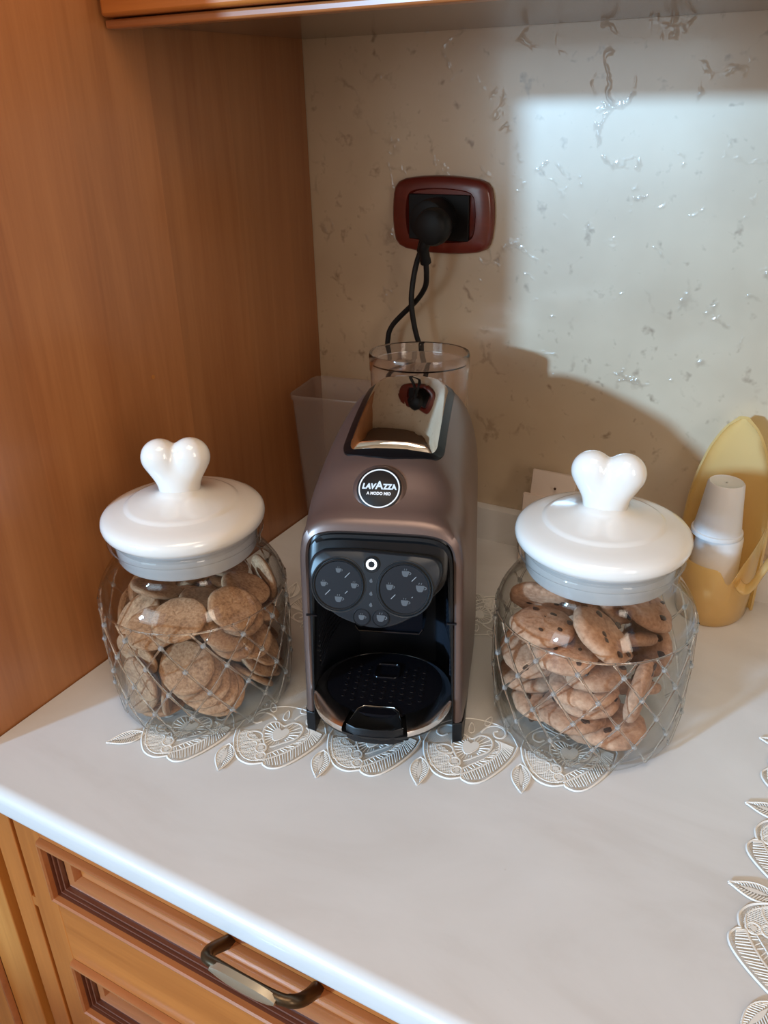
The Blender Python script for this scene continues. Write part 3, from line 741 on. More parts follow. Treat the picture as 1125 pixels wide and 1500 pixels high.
#@@END@@
# a few lying on the jar floor at the front
LEFT += [(-.0150, -.0475, .0102, 1, 0, 0, 0, .0235, .0064), (-.0420, -.0240, .0102, 1, 0, 0, 0, .0235, .0064), (-.0240, -.0430, .0168, .998, .05, -.03, 0, .0235, .0064)]
def biscuit_mesh(seed, r, t):
    rnd = random.Random(seed); b = MB(); n = 28
    ph = [rnd.uniform(0, 6.28) for _ in range(3)]
    def rim(a): return 1 + .012 * math.sin(3 * a + ph[0]) + .01 * math.sin(7 * a + ph[1]) + .008 * math.sin(13 * a + ph[2])
    prof = [(.05, -.5), (.86, -.5), (.96, -.32), (1, 0), (.97, .30), (.88, .48), (.70, .53), (.40, .50), (.05, .50)]
    b.loft([[(r * s * rim(2 * PI * j / n) * math.cos(2 * PI * j / n), r * s * rim(2 * PI * j / n) * math.sin(2 * PI * j / n), t * h) for j in range(n)] for s, h in prof], True, True, True)
    return b
def cookie_mesh(seed, r, t):
    rnd = random.Random(seed); b = MB(); n = 30
    ph = [rnd.uniform(0, 6.28) for _ in range(4)]
    def rim(a): return 1 + .03 * math.sin(2 * a + ph[0]) + .022 * math.sin(5 * a + ph[1]) + .02 * math.sin(9 * a + ph[2])
    prof = [(.05, -.5), (.80, -.5), (.94, -.34), (1, -.05), (.96, .22), (.84, .40), (.62, .52), (.35, .56), (.05, .57)]
    L = []
    for s, h in prof:
        L.append([(r * s * rim(2 * PI * j / n) * math.cos(2 * PI * j / n), r * s * rim(2 * PI * j / n) * math.sin(2 * PI * j / n), t * h + .0007 * math.sin(5 * s * 3 + 4 * 2 * PI * j / n + ph[3]) * (h > 0)) for j in range(n)])
    b.loft(L, True, True, True); return b
def chips_mesh(seed, r, t):
    rnd = random.Random(seed + 50); b = MB()
    for k in range(9):
        a = rnd.uniform(0, 6.28); d = r * .85 * math.sqrt(rnd.random()); s = rnd.uniform(.0024, .0046); q = rnd.uniform(0, 3)
        top = 1 if k < 6 else -1
        c = (d * math.cos(a), d * math.sin(a), top * t * .50)
        pts = []
        n = 8
        for h, sc_ in ((-.4, .9), (.15, 1.0), (.45, .6), (.5, .1)):
            pts.append([(c[0] + s * sc_ * math.cos(2 * PI * j / n + q) * (1 + .25 * math.sin(3 * j)), c[1] + s * sc_ * .75 * math.sin(2 * PI * j / n + q), c[2] + top * s * h * .7) for j in range(n)])
        b.loft(pts, True, False, True)
    return b
def where(d, jar, zmax):
    """pose, layer and side of one piece in its heap, as seen from the viewer"""
    up = (Quaternion(d[3:7]) @ Vector((0, 0, 1))).z
    pose = 'lying flat' if abs(up) > .93 else 'tilted' if abs(up) > .5 else 'standing on edge'
    z = d[2] / zmax; layer = 'bottom' if z < .2 else 'lower' if z < .42 else 'middle' if z < .62 else 'upper' if z < .84 else 'top'
    to_cam = math.atan2(CAM.y - jar[1], CAM.x - jar[0]); r = math.hypot(d[0], d[1])
    a = (math.degrees(math.atan2(d[1], d[0]) - to_cam) + 360) % 360
    side = 'in the centre' if r < .016 else ['at the front', 'at front right', 'on the right side', 'at back right', 'at the back', 'at back left', 'on the left side', 'at front left'][int((a + 22.5) // 45) % 8]
    return pose, layer, side
bis = [biscuit_mesh(s, 1, 1).build('biscuit_source', M['biscuit'], smooth=60).data for s in range(5)]
for ob in [o for o in COL.objects if o.name.startswith('biscuit_source')]: bpy.data.objects.remove(ob)
def place(o, p, q, s): o.location = p; o.rotation_mode = 'QUATERNION'; o.rotation_quaternion = q; o.scale = s
FRONT_LABELS = ['round wholemeal biscuit leaning flat against the left jar front, topmost of the fanned row', 'second biscuit of the fanned row leaning at the left jar front',
                'third biscuit of the fanned row leaning at the left jar front', 'fourth biscuit of the fanned row leaning at the left jar front', 'lowest biscuit of the fanned row leaning at the left jar front']
for k, (p, nrm) in enumerate(LEFT_FIXED):
    o = bpy.data.objects.new('biscuit', bis[k % 5]); COL.objects.link(o)
    place(o, Vector(JL) + Vector(p), Vector((0, 0, 1)).rotation_difference(Vector(nrm)), (.0240, .0240, .0054))
    tag(o, FRONT_LABELS[k], 'biscuit', 'biscuits in the left jar')
for k, d in enumerate(LEFT):
    o = bpy.data.objects.new('biscuit', bis[(k * 3) % 5]); COL.objects.link(o)
    place(o, Vector(JL) + Vector((d[0] * .965, d[1] * .965, d[2] + .0005)), Quaternion(d[3:7]), (d[7] * .96, d[7] * .965, d[8] * .93))
    tag(o, 'round biscuit %s, %s layer of left jar, %s' % where(d, JL, .112), 'biscuit', 'biscuits in the left jar')
protos = []
for s in range(5):
    b = cookie_mesh(s, .030, .0128); o = b.build('chocolate_chip_cookie', M['cookie'], smooth=60)
    c = chips_mesh(s, .030, .0128).build('chocolate_chips', M['chip'], o, smooth=60)
    protos.append(o)
for k, d in enumerate(RIGHT):
    o = protos[k] if k < 5 else dup(protos[k % 5])
    place(o, Vector(JR) + Vector(d[:3]), Quaternion(d[3:7]), (d[7] / .030 * .94, d[7] / .030 * .94, d[8] / .0128 * .88))
    tag(o, 'chocolate chip cookie %s, %s layer of right jar, %s' % where(d, JR, .112), 'cookie', 'cookies in the right jar')

for grp, jar in (('biscuits in the left jar', JL), ('cookies in the right jar', JR)):
    same = {}
    for o in COL.objects:
        if o.get('group') == grp: same.setdefault(o['label'], []).append(o)
    for lab, os_ in same.items():
        if len(os_) > 1:
            os_.sort(key=lambda o: -math.hypot(o.location.x - jar[0], o.location.y - jar[1]))
            for k, o in enumerate(os_): o['label'] = lab + (', nearer the glass' if k == 0 else ', farther in' if k == len(os_) - 1 else ', between two')
# ------------------------------------------------------------------ coffee machine
YAW = math.radians(20.5)
cm = thing('coffee_machine', 'brown capsule coffee machine with chrome top lever, between the two jars', 'coffee machine', (.3066, -.3942, .0018), YAW)
ST = [(.000, .2010, .0635), (.002, .2058, .0655), (.008, .2098, .0665), (.016, .2140, .067), (.026, .2205, .0675), (.036, .2278, .068), (.046, .2345, .0685), (.056, .2390, .0688), (.068, .2432, .069), (.085, .2468, .0695),
      (.105, .2498, .0700), (.130, .2528, .0702), (.155, .2548, .0700), (.180, .2562, .0692), (.205, .2565, .0680), (.225, .2550, .0664), (.240, .2505, .0645), (.250, .2430, .0625), (.258, .230, .060), (.264, .205, .057), (.268, .17, .054)]
SV = [s[0] for s in ST]
def smooth_interp(x, xs, ys):
    return interp(x, xs, ys)
def sec_par(v):
    h = interp(v, SV, [s[1] for s in ST]); hw = interp(v, SV, [s[2] for s in ST])
    n = interp(v, [0, .02, .07, .12], [5.0, 3.6, 2.75, 2.7]); zs = interp(v, [0, .02, .07, .20, .24, .268], [.145, .15, .165, .165, .15, .10])
    return h, hw, n, zs
def lean(z, v): return .042 * z * interp(v, [0, .03, .10], [1, .9, 0])
def section(v, h, hw, n, zs, zb=.021, flare=.0028, K=64):
    pts = []
    def pt(u, z):
        f = flare * max(0, 1 - z / .2); uu = u + (f if u > 0 else -f if u < 0 else 0)
        return (uu, v + lean(z, max(v, 0)), z)
    for i in range(7): pts.append(pt(-hw, zb + (zs - zb) * i / 7))
    for i in range(K + 1):
        a = PI - PI * i / K; c, s = math.cos(a), math.sin(a)
        pts.append(pt(hw * math.copysign(abs(c) ** (2 / n), c), zs + (h - zs) * abs(s) ** (2 / n)))
    for i in range(7): pts.append(pt(hw, zs + (zb - zs) * (i + 1) / 7))
    return pts
def surf(u, v, off=0.0):
    z = .23; vp = v
    for _ in range(12):
        vp = v - lean(z, max(vp, 0)); h, hw, n, zs = sec_par(vp); hw2 = hw
        z = zs + (h - zs) * max(0, 1 - abs(u / hw2) ** n) ** (1 / n)
    return z + off
loops = [section(.014, .1960, .0580, 6, .150), section(.0005, .1965, .0585, 6, .150), section(-.0008, .1985, .0605, 5.5, .150)]
vv = [0, .002, .005, .008, .012, .016, .021, .026, .031, .036, .041, .046, .051, .056, .062, .068, .076, .085, .095, .105, .115, .125, .135, .145, .155, .168, .180, .193, .205, .215, .225, .233, .240, .246, .250, .254, .258, .262, .264, .266, .268]
for v in vv:
    h, hw, n, zs = sec_par(v); loops.append(section(v, h, hw, n, zs))
b = MB(); b.loft(loops, False)
last = loops[-1]; b.add(last, [tuple(range(len(last)))])
b.build('body_shell', M['body'], cm, smooth=42)
# black front trim and cavity
tl = [section(.004, .1960, .0580, 6, .15, zb=0, flare=.004), section(-.0012, .1955, .0575, 6, .15, zb=0, flare=.004), section(-.0020, .1930, .0550, 6, .15, zb=0, flare=.0058), section(-.0010, .1905, .0525, 6, .15, zb=0, flare=.0086),
      section(.006, .1895, .0515, 6, .15, zb=0, flare=.0100)]
b = MB(); b.loft(tl, False); b.build('front_trim', M['black'], cm)
cl = [section(.006, .1895, .0515, 6, .15, zb=0, flare=.0100), section(.05, .186, .0500, 5, .145, zb=0, flare=.0095), section(.088, .178, .044, 4, .13, zb=0, flare=.002), section(.098, .17, .036, 4, .12, zb=0, flare=.001)]
b = MB(); b.loft(cl, False); b.add(cl[-1], [tuple(range(len(cl[-1])))]); b.build('cavity', M['black_rib'], cm)
for s in (-1, 1):
    b = MB()
    for k in range(13):
        z = .062 + k * .0052
        u0 = s * .0572; u1 = s * .0545
        b.tube([(u0 - s * .0005, .018, z - .004), (s * .0552, .050, z + .002), (s * .0490, .074, z + .005)], .0009, 6)
    b.build('side_ribs', M['black_rib'], cm)
for s in (-1, 1):
    b = MB(); pl = [(.0605, -.0012), (.0685, .001), (.0700, .008), (.0705, .10), (.060, .25), (.046, .25), (.0560, .14), (.0600, .004)]
    b.loft([[(s * u, v, z) for u, v in pl] for z in (0, .0205)], True, True, True); b.build('foot', M['black'], cm, bevel=.0008)
    # seam of the front cheek
    b = MB(); b.box(min(s * .0545, s * .0622), max(s * .0532, s * .0622), .0010, .0030, .1205, .1217); b.build('cheek_seam', M['black_gloss'], cm)
b = MB(); b.box(-.05, .05, .062, .20, .002, .012); b.build('base_plate', M['black'], cm)
b = MB(); b.loft([[(u, v + .280, z) for u, v in rrect(-.055 * s, .055 * s, -.035, .055, .02)] for z, s in ((0.0, .90), (.004, .92), (.12, .92), (.13, .88))], True, True, True); b.build('rear_housing', M['body'], cm)
# spout block deep in the cavity
b = MB(); b.loft([[(u - .002, v, z) for u, z in rrect(-.032 * s, .032 * s, .072 + (1 - s) * .02, .128, .006)] for v, s in ((.097, 1), (.060, 1), (.056, .96))], True, False, True); b.build('spout_block', M['black_gloss'], cm, smooth=50)
b = MB(); b.tube([(-.032, .0555, .077), (-.029, .054, .073), (.026, .054, .073), (.029, .0555, .077)], .0012, 8); b.build('spout_lip', M['black_gloss'], cm)
# fascia and control panel: plane leaning back 20 degrees
TT = math.radians(20); PO = Vector((-.002, -.0125, .160)); PU = Vector((1, 0, 0)); PW = Vector((0, math.sin(TT), math.cos(TT))); PN = Vector((0, -math.cos(TT), math.sin(TT)))
def pp(x, y, d=0.0): return PO + PU * (x * .001) + PW * (y * .001) + PN * d
pod = [(-53, 6), (-53.2, 12), (-50.5, 21.5), (-45, 26.2), (-38, 28.2), (-13, 29.2), (19, 28.0), (42, 26.6), (50, 23.5), (53, 17), (52, 8), (44.5, -7.5), (37, -16.5), (30, -23), (16, -30.3), (1, -33), (-16, -30), (-30, -24.5), (-40, -17), (-49.5, -6.5)]
pod = [(q.x, q.y) for q in spline([(x, y, 0) for x, y in pod], 4, True)]
pcx, pcy = 0, 0
b = MB()
lp = []
for s, d in ((1.0, -.045), (1.0, -.0065), (.995, -.0030), (.975, -.0008), (.94, .0002), (.5, .0012), (.02, .0014)):
    lp.append([pp(x * s, y * s, d) for x, y in pod])
b.loft(lp, True, True, True); panel = b.build('control_panel', M['pod'], cm, smooth=40)
fa = [(-54, 8), (-53.5, 36), (-48, 43.5), (-30, 44.5), (30, 44.5), (49, 43.5), (55.5, 36), (56, 8), (46, -7), (30, -22), (0, -32), (-30, -23), (-50, -6)]
fa = [(q.x, q.y) for q in spline([(x, y, 0) for x, y in fa], 4, True)]
b = MB(); b.loft([[pp(x * s, y, d) for x, y in fa] for s, d in ((.985, -.09), (1.0, -.0140), (.99, -.0095), (.93, -.0080))], True, False, True); b.build('upper_fascia', M['recess'], cm, smooth=40)
def disc(b, x, y, r, d0, d1, n=40, r1=None):
    r1 = r if r1 is None else r1
    b.loft([[pp(x + r * math.cos(2 * PI * j / n), y + r * math.sin(2 * PI * j / n), d0) for j in range(n)], [pp(x + r1 * math.cos(2 * PI * j / n), y + r1 * math.sin(2 * PI * j / n), d1) for j in range(n)]], True, False, True)
def ringm(b, x, y, r0, r1, d, n=40, h=.0005):
    L = []
    for rr, dd in ((r0, d - .001), (r0, d), ((r0 + r1) / 2, d + h), (r1, d), (r1, d - .001)):
        L.append([pp(x + rr * math.cos(2 * PI * j / n), y + rr * math.sin(2 * PI * j / n), dd) for j in range(n)])
    b.loft(L, True)
D0 = .0016
for (x, y, r, nm) in ((-28, 1, 20.2, 'dial'), (24, .4, 20.6, 'dial')):
    b = MB(); disc(b, x, y, r - 1.6, -.001, D0 + .0004); dl = b.build('dial', M['dial'], panel, smooth=40)
    b = MB(); ringm(b, x, y, r - 1.5, r + .3, D0 + .0004, h=.0010); ringm(b, x, y, r + .8, r + 2.2, D0 - .0004, h=.0005); b.build('dial_ring', M['ring'], panel, smooth=50)
b = MB(); disc(b, -2.3, 18.6, 5.3, -.001, D0); b.build('power_button', M['dial'], panel)
b = MB(); ringm(b, -2.3, 18.6, 5.6, 6.6, D0 - .0002, h=.0005); b.build('button_ring', M['ring'], panel, smooth=60)
b = MB(); ringm(b, -2.3, 18.6, 2.6, 4.3, D0 + .0004, h=.0001); o = b.build('power_light', M['power_led'], panel, smooth=60); o['label'] = 'lit white power ring on the control panel'
for x, y in ((-9.0, -24.0), (6.2, -23.8)):
    b = MB(); disc(b, x, y, 6.1, -.002, D0 - .0004); b.build('round_button', M['dial'], panel)
    b = MB(); ringm(b, x, y, 6.2, 7.1, D0 - .0008, h=.0006); b.build('button_ring', M['ring'], panel, smooth=60)
def cup_icon(b, x, y, s, d=D0 + .0008):
    p = [(-1.0, .75), (1.0, .75), (.95, .1), (.7, -.55), (.4, -.8), (-.4, -.8), (-.7, -.55), (-.95, .1)]
    b.loft([[pp(x + s * u, y + s * v, dd) for u, v in p] for dd in (d - .001, d)], True, False, True)
    h = arc(1.05, .15, .55, .42, -100, 100, 9); hi = arc(1.05, .15, .28, .2, -100, 100, 9)
    vs = [pp(x + s * u, y + s * v, d) for u, v in h + hi]; b.add(vs, [(i, i + 1, 10 + i, 9 + i) for i in range(8)])
    for k in (-.45, .1): b.add([pp(x + s * (k + a), y + s * (c), d) for a, c in ((0, .95), (.22, .95), (.34, 1.4), (.12, 1.4))], [(0, 1, 2, 3)])
b = MB()
for x, y, s in ((-28.3, 12.6, 2.2), (-15.6, 1.1, 2.5), (-27.7, -10.4, 2.9), (-40, 1.2, 2.3), (24.6, 12.8, 2.9), (36.4, 1.7, 3.3), (24.7, -10.3, 2.9), (12.5, 1.5, 2.7)): cup_icon(b, x, y, s)
for x, y, s in ((-9.0, -24, 2.4), (6.2, -23.8, 3.3)): cup_icon(b, x, y, s, D0 + .0001)
for x, y in ((-2.2, 5.7), (-2.0, -4.6), (-1.9, -13.5)):
    b.loft([[pp(x + 1.5 * math.sin(2 * PI * j / 12) * (1 if math.cos(2 * PI * j / 12) < 0 else .6), y + 1.7 * math.cos(2 * PI * j / 12), dd) for j in range(12)] for dd in (0, D0)], True, False, True)
o = b.build('cup_icons', M['icon'], panel, smooth=0)
b = MB()
for x, y, ln in ((-21.1, 9.2, 3.2), (-36.4, -5.2, 3.2), (-21.6, -4.5, 1.6), (31.4, 9.0, 2.8), (15.6, -5.8, 2.8), (30.5, -5.5, .7)):
    q = math.radians(47); c, s = math.cos(q), math.sin(q); wv = .28
    b.add([pp(x + c * ln * .9 * a - s * wv * e, y + s * ln * .9 * a + c * wv * e, D0 + .0009) for a, e in ((-1, -1), (1, -1), (1, 1), (-1, 1))], [(0, 1, 2, 3)])
b.build('dial_ticks', M['tick'], panel, smooth=0)
# badge on the nose
BA = math.radians(44); BC = Vector((-.0035, .0350, surf(-.0035, .0350) + .0022)); BX = Vector((1, 0, 0)); BY = Vector((0, math.cos(BA), math.sin(BA))); BN = Vector((0, -math.sin(BA), math.cos(BA)))
def bp(x, y, d): return BC + BX * x + BY * y + BN * d
b = MB(); n = 56
b.loft([[bp(r * math.cos(2 * PI * j / n), r * math.sin(2 * PI * j / n) - .0005, d) for j in range(n)] for r, d in ((.0245, -.0068), (.0225, -.0030), (.0205, -.0008), (.0188, .0004), (.0180, .0006))], True); b.build('badge_boss', M['body'], cm, smooth=70)
b = MB(); b.loft([[bp(r * math.cos(2 * PI * j / n), r * math.sin(2 * PI * j / n), d) for j in range(n)] for r, d in ((.0182, -.001), (.0182, .0009), (.0176, .0014), (.001, .0014))], True, False, True); bd = b.build('badge', M['badge_black'], cm, smooth=40)
b = MB(); b.loft([[bp(r * math.cos(2 * PI * j / n), r * math.sin(2 * PI * j / n), d) for j in range(n)] for r, d in ((.0155, .0013), (.0156, .00165), (.0166, .00165), (.0167, .0013))], True); b.build('badge_ring', M['white_print'], bd, smooth=40)
def text_mesh(s, size, sx=1.0, shear=0.0, bold=0.0, space=1.0):
    cu = bpy.data.curves.new('lettering', 'FONT'); cu.body = s; cu.size = size; cu.align_x = 'LEFT'; cu.shear = shear; cu.offset = bold; cu.extrude = .00012; cu.space_character = space; cu.resolution_u = 3
    ob = bpy.data.objects.new('lettering', cu); COL.objects.link(ob)
    dg = bpy.context.evaluated_depsgraph_get(); me = bpy.data.meshes.new_from_object(ob.evaluated_get(dg))
    bpy.data.objects.remove(ob)
    for v in me.vertices: v.co.x *= sx
    return me
def add_text(b, s, size, x0, y0, width, shear=0.0, bold=0.0):
    me = text_mesh(s, size, 1, shear, bold)
    xs = [v.co.x for v in me.vertices]; k = width / (max(xs) - min(xs)); mn = min(xs)
    b.add([bp(x0 + (v.co.x - mn) * k, y0 + v.co.y, .00175 + v.co.z) for v in me.vertices], [tuple(p.vertices) for p in me.polygons])
b = MB()
add_text(b, 'LAV', .0062, -.0138, -.0006, .0115, .18, .00034)
add_text(b, 'A', .0094, -.0034, -.0006, .0068, 0, .00028)
add_text(b, 'ZZA', .0062, .0030, -.0006, .0112, -.06, .00034)
b.build('badge_lettering', M['logo_print'], bd, smooth=0)
b = MB(); add_text(b, 'A MODO MIO', .0034, -.0098, -.0056, .0196, 0, .00014); b.build('badge_small_lettering', M['white_print'], bd, smooth=0)
# chrome lever plate in a black recess
def patch(outline_uv, off_top, off_edge, inset, mt, name, bow=None, rings=(1.0, .8, .6, .4, .2, .02)):
    b = MB(); L = []
    cu = sum(p[0] for p in outline_uv) / len(outline_uv); cv = sum(p[1] for p in outline_uv) / len(outline_uv)
    L.append([(u, v, surf(u, v, off_edge)) for u, v in outline_uv])
    L.append([(u, v, surf(u, v, off_top - inset)) for u, v in outline_uv])
    hw = max(abs(p[0] - cu) for p in outline_uv); hl = max(abs(p[1] - cv) for p in outline_uv)
    for d in (.0004, .0009, .0016, .0024, .0034, .0046, .006, .0075, .010, .013, .017, .021, .026, .031, .0355):
        e = min(.98, d / .0365)
        su = 1 - d / hw if d < hw * .97 else .03
        sv = 1 - d * (.55 if d < .0076 else .55 + (d - .0076) * 55) / hl; sv = max(.03, sv)
        o = off_top - inset * max(0, 1 - d / .0078) ** 2.0
        L.append([(cu + (u - cu) * su, cv + (v - cv) * sv, surf(cu + (u - cu) * su, cv + (v - cv) * sv, o)) for u, v in outline_uv])
    b.loft(L, True, False, True); return b.build(name, mt, cm, smooth=50)
def lever_outline(hw0, hw1, v0, v1, r, n=8, bow=0.0):
    P_ = [(x * (1 if abs(x) < .0 else 1), y) for x, y in [(math.copysign(1, q[0]) * (1 - (1 - abs(q[0])) * 1.6) if abs(q[0]) > .84 else q[0], q[1]) for q in rrect(-1, 1, 0, 1, .10, n)]]; o = []
    for i, (x, y) in enumerate(P_):
        a = P_[(i + 1) % len(P_)]
        for k in range(4):
            xx = x + (a[0] - x) * k / 4; yy = y + (a[1] - y) * k / 4
            o.append(((hw0 + (hw1 - hw0) * yy) * xx + .0018, v0 + (v1 - v0) * yy - bow * (1 - yy) ** 2 * (1 - xx * xx)))
    return o
patch(lever_outline(.0430, .0420, .0700, .2270, .01, bow=.0095), .0014, -.004, .0, M['recess'], 'lever_recess')
lv = patch(lever_outline(.0372, .0362, .0715, .2210, .01, bow=.001), .0056, -.001, .0046, M['chrome'], 'lever'); lv['label'] = 'mirror chrome lever plate on top'
# drip tray
def tray_loop(a, bb, cy, z, n=72, cut=0): return [(a * math.copysign(abs(math.cos(2 * PI * j / n)) ** .92, math.cos(2 * PI * j / n)), cy + bb * math.copysign(abs(math.sin(2 * PI * j / n)) ** .95, math.sin(2 * PI * j / n)), z) for j in range(n)]
b = MB(); b.loft([tray_loop(.040, .036, .010, .030), tray_loop(.0550, .0495, .0075, .0335), tray_loop(.0588, .0540, .006, .0375), tray_loop(.0594, .0546, .006, .0405)], True, True, True); tray = b.build('drip_tray', M['black'], cm, smooth=50)
b = MB()
outer, n = [], 72
for (a, bb, cy, z) in ((.0595, .0547, .006, .0400), (.0600, .0552, .006, .0425), (.0594, .0546, .006, .0450), (.0575, .0520, .0074, .0464), (.0502, .0428, .0145, .0473), (.0496, .0423, .0146, .0445)):
    outer.append(tray_loop(a, bb, cy, z))
# leave the notch for the handle out of the rim
idx = [j for j in range(n) if not (abs(outer[0][j][0]) < .0225 and outer[0][j][1] < 0)]
st = max(range(len(idx)), key=lambda i: (idx[(i + 1) % len(idx)] - idx[i]) % n); order = idx[st + 1:] + idx[:st + 1]
b.loft([[l[j] for j in order] for l in outer], False); o = b.build('tray_rim', M['rim_chrome'], tray, smooth=50); o['label'] = 'polished steel rim of the drip tray'
b = MB(); b.loft([tray_loop(.0505, .0431, .0144, .0450), tray_loop(.0500, .0426, .0145, .0472), tray_loop(.02, .02, .0145, .0473)], True, False, True); grid = b.build('tray_grid', M['black_gloss'], tray, smooth=40)
b = MB()
for i in range(-4, 5):
    for j in range(8):
        x = i * .0082 + (j % 2) * .0003; y = -.022 + j * .0078 + (i % 2) * .0036
        if (x / .044) ** 2 + ((y - .014) / .037) ** 2 > 1: continue
        if abs(x) < .013 and y > .018: continue
        if abs(x) < .024 and y < -.014: continue
        ring = [(x + .0015 * math.cos(2 * PI * k / 10), y + .0015 * math.sin(2 * PI * k / 10), .0473) for k in range(10)]
        b.tube(ring, .0004, 5, closed=True)
b.build('drain_hole_rims', M['black_gloss'], tray, smooth=60)
b = MB()
rr = rrect(-.0105, .0105, .021, .040, .004)
b.tube([(x, y, .0474) for x, y in rr], .0011, 6, closed=True); b.build('drain_frame', M['black_gloss'], tray, smooth=60)
b = MB(); hz = [(-.0235, -.0430), (-.0175, -.0230), (-.0125, -.0185), (.0125, -.0185), (.0175, -.0230), (.0235, -.0430), (.016, -.0470), (0, -.0482), (-.016, -.0470)]
def hl(s, z, dy=0.0): return [(x * s, (y + .036) * s - .036 + dy, z) for x, y in hz]
b.loft([hl(.98, .0335), hl(1.0, .036), hl(1.0, .0460), hl(.95, .0474), hl(.80, .0468), hl(.62, .0440), hl(.3, .0432)], True, True, True); b.build('tray_handle', M['black'], tray, smooth=45)
b = MB(); b.tube([(-.0230, -.0420, .0468), (-.0174, -.0226, .0474), (-.0124, -.0182, .0474), (.0124, -.0182, .0474), (.0174, -.0226, .0474), (.0230, -.0420, .0468)], .0005, 6); b.build('handle_edge', M['rim_chrome'], tray, smooth=60)
b = MB(); b.box(-.024, .024, -.010, .05, .004, .020); b.build('tray_support', M['black'], tray, bevel=.003)
# clear tank at the rear
def tl_(a, bb, z, cy=.2975): return [(a * 1.07 * math.cos(2 * PI * j / 56), cy + bb * math.sin(2 * PI * j / 56), z) for j in range(56)]
b = MB(); b.loft([tl_(.046, 0.0378, 0.1230), tl_(.0475, 0.0394, 0.1250), tl_(.0490, 0.0408, 0.1910), tl_(.0492, 0.0410, 0.2430), tl_(.0502, 0.0421, 0.2445), tl_(.0502, 0.0421, 0.2600), tl_(.0494, 0.0413, 0.2625), tl_(.0476, 0.0393, 0.2620), tl_(.0470, 0.0387, 0.2530), tl_(.0468, 0.0384, 0.1310), tl_(.03, 0.0216, 0.1280)], True, False, True)
b.build('water_tank', M['tank'], cm, smooth=50)
b = MB(); b.loft([tl_(.0468, 0.0384, 0.2510), tl_(.0468, 0.0384, 0.2525), tl_(.02, 0.0162, 0.2528)], True, True, True); b.build('tank_lid', M['tank'], cm, smooth=50)

# ------------------------------------------------------------------ wall socket, plugs and cords
ws = thing('wall_socket', 'dark red framed wall socket with black insert on the beige backsplash', 'socket', (.1755, -.0005, .3875))
def plate(hw, hh, bul, n=10):
    o = []
    c = [(-hw, -hh), (hw, -hh), (hw, hh), (-hw, hh)]
    for i in range(4):
        (x0, z0), (x1, z1) = c[i], c[(i + 1) % 4]
        for k in range(n):
            s = k / n; q = math.sin(PI * s) * bul; nx, nz = (z1 - z0), -(x1 - x0); L = math.hypot(nx, nz)
            o.append((x0 + (x1 - x0) * s + nx / L * q, z0 + (z1 - z0) * s + nz / L * q))
    # round the corners
    for _ in range(2): o = [((o[i - 1][0] + 2 * o[i][0] + o[(i + 1) % len(o)][0]) / 4, (o[i - 1][1] + 2 * o[i][1] + o[(i + 1) % len(o)][1]) / 4) for i in range(len(o))]
    return o
pl0 = plate(.0565, .0365, .0048)
b = MB(); b.loft([[(x * s, y, z * s) for x, z in pl0] for s, y in ((1, 0), (1, -.004), (.985, -.0075), (.94, -.0095), (.70, -.0100), (.66, -.006), (.1, -.006))], True, False, True); b.build('cover_plate', M['socket_red'], ws, smooth=50)
b = MB(); b.box(-.0385, .0345, -.0105, -.006, -.0260, .0220); b.build('socket_insert', M['socket_black'], ws, bevel=.0008)
b = MB(); b.lathe([(.0205, -.0), (.0205, .002), (.0225, .002), (.0225, 0)], 40); o = b.build('socket_ring', M['socket_black'], ws); o.rotation_euler = (PI / 2, 0, 0); o.location = (-.002, -.0105, -.002)
def cable(parent, pts, r=.0031): 
    b = MB(); b.tube(spline(pts, 10), r, 10); return b.build('cable', M['cable'], parent, smooth=80)
p1 = thing('power_cord', 'black plug and cord at the wall socket, cord curving left behind machine', 'cord', (0, 0, 0))
b = MB(); b.tube([(.1870, -.0465, .3815), (.1872, -.053, .3815), (.1876, -.0605, .3815), (.1876, -.063, .3815)], [.0195, .0198, .0178, .013], 32)
b.build('plug', M['socket_black'], p1, smooth=45)
b = MB(); b.tube(spline([(.183, -.056, .370), (.1775, -.0545, .360), (.1765, -.050, .350), (.1762, -.047, .343)], 5), [.0058] * 12 + [.0062] * 4, 12); b.build('strain_relief', M['socket_black'], p1, smooth=50)
cable(p1, [(.1762, -.047, .345), (.1752, -.043, .330), (.169, -.034, .314), (.155, -.028, .2965), (.135, -.026, .278), (.1215, -.026, .2635), (.1165, -.027, .250), (.116, -.026, .225), (.130, -.018, .205), (.150, -.018, .17), (.158, -.020, .08), (.165, -.022, .008)])
p2 = thing('power_cord', 'black pass-through plug and cord hanging straight down behind clear tank', 'cord', (0, 0, 0))
b = MB(); b.tube([(.1745, -.0125, .3865), (.1748, -.030, .3862), (.1752, -.0425, .3860), (.1752, -.0440, .3860)], [.0205, .0215, .0205, .017], 32); b.build('plug', M['socket_black'], p2, smooth=45)
b = MB(); b.tube([(.170, -.036, .368), (.166, -.035, .360), (.163, -.034, .352)], [.0055, .0048, .0042], 12); b.build('strain_relief', M['socket_black'], p2, smooth=50)
cable(p2, [(.164, -.034, .354), (.158, -.034, .338), (.1545, -.036, .318), (.1535, -.038, .298), (.155, -.037, .278), (.1590, -.035, .256), (.164, -.031, .238), (.170, -.028, .215), (.178, -.024, .17), (.182, -.024, .10), (.19, -.026, .03), (.22, -.030, .006)])

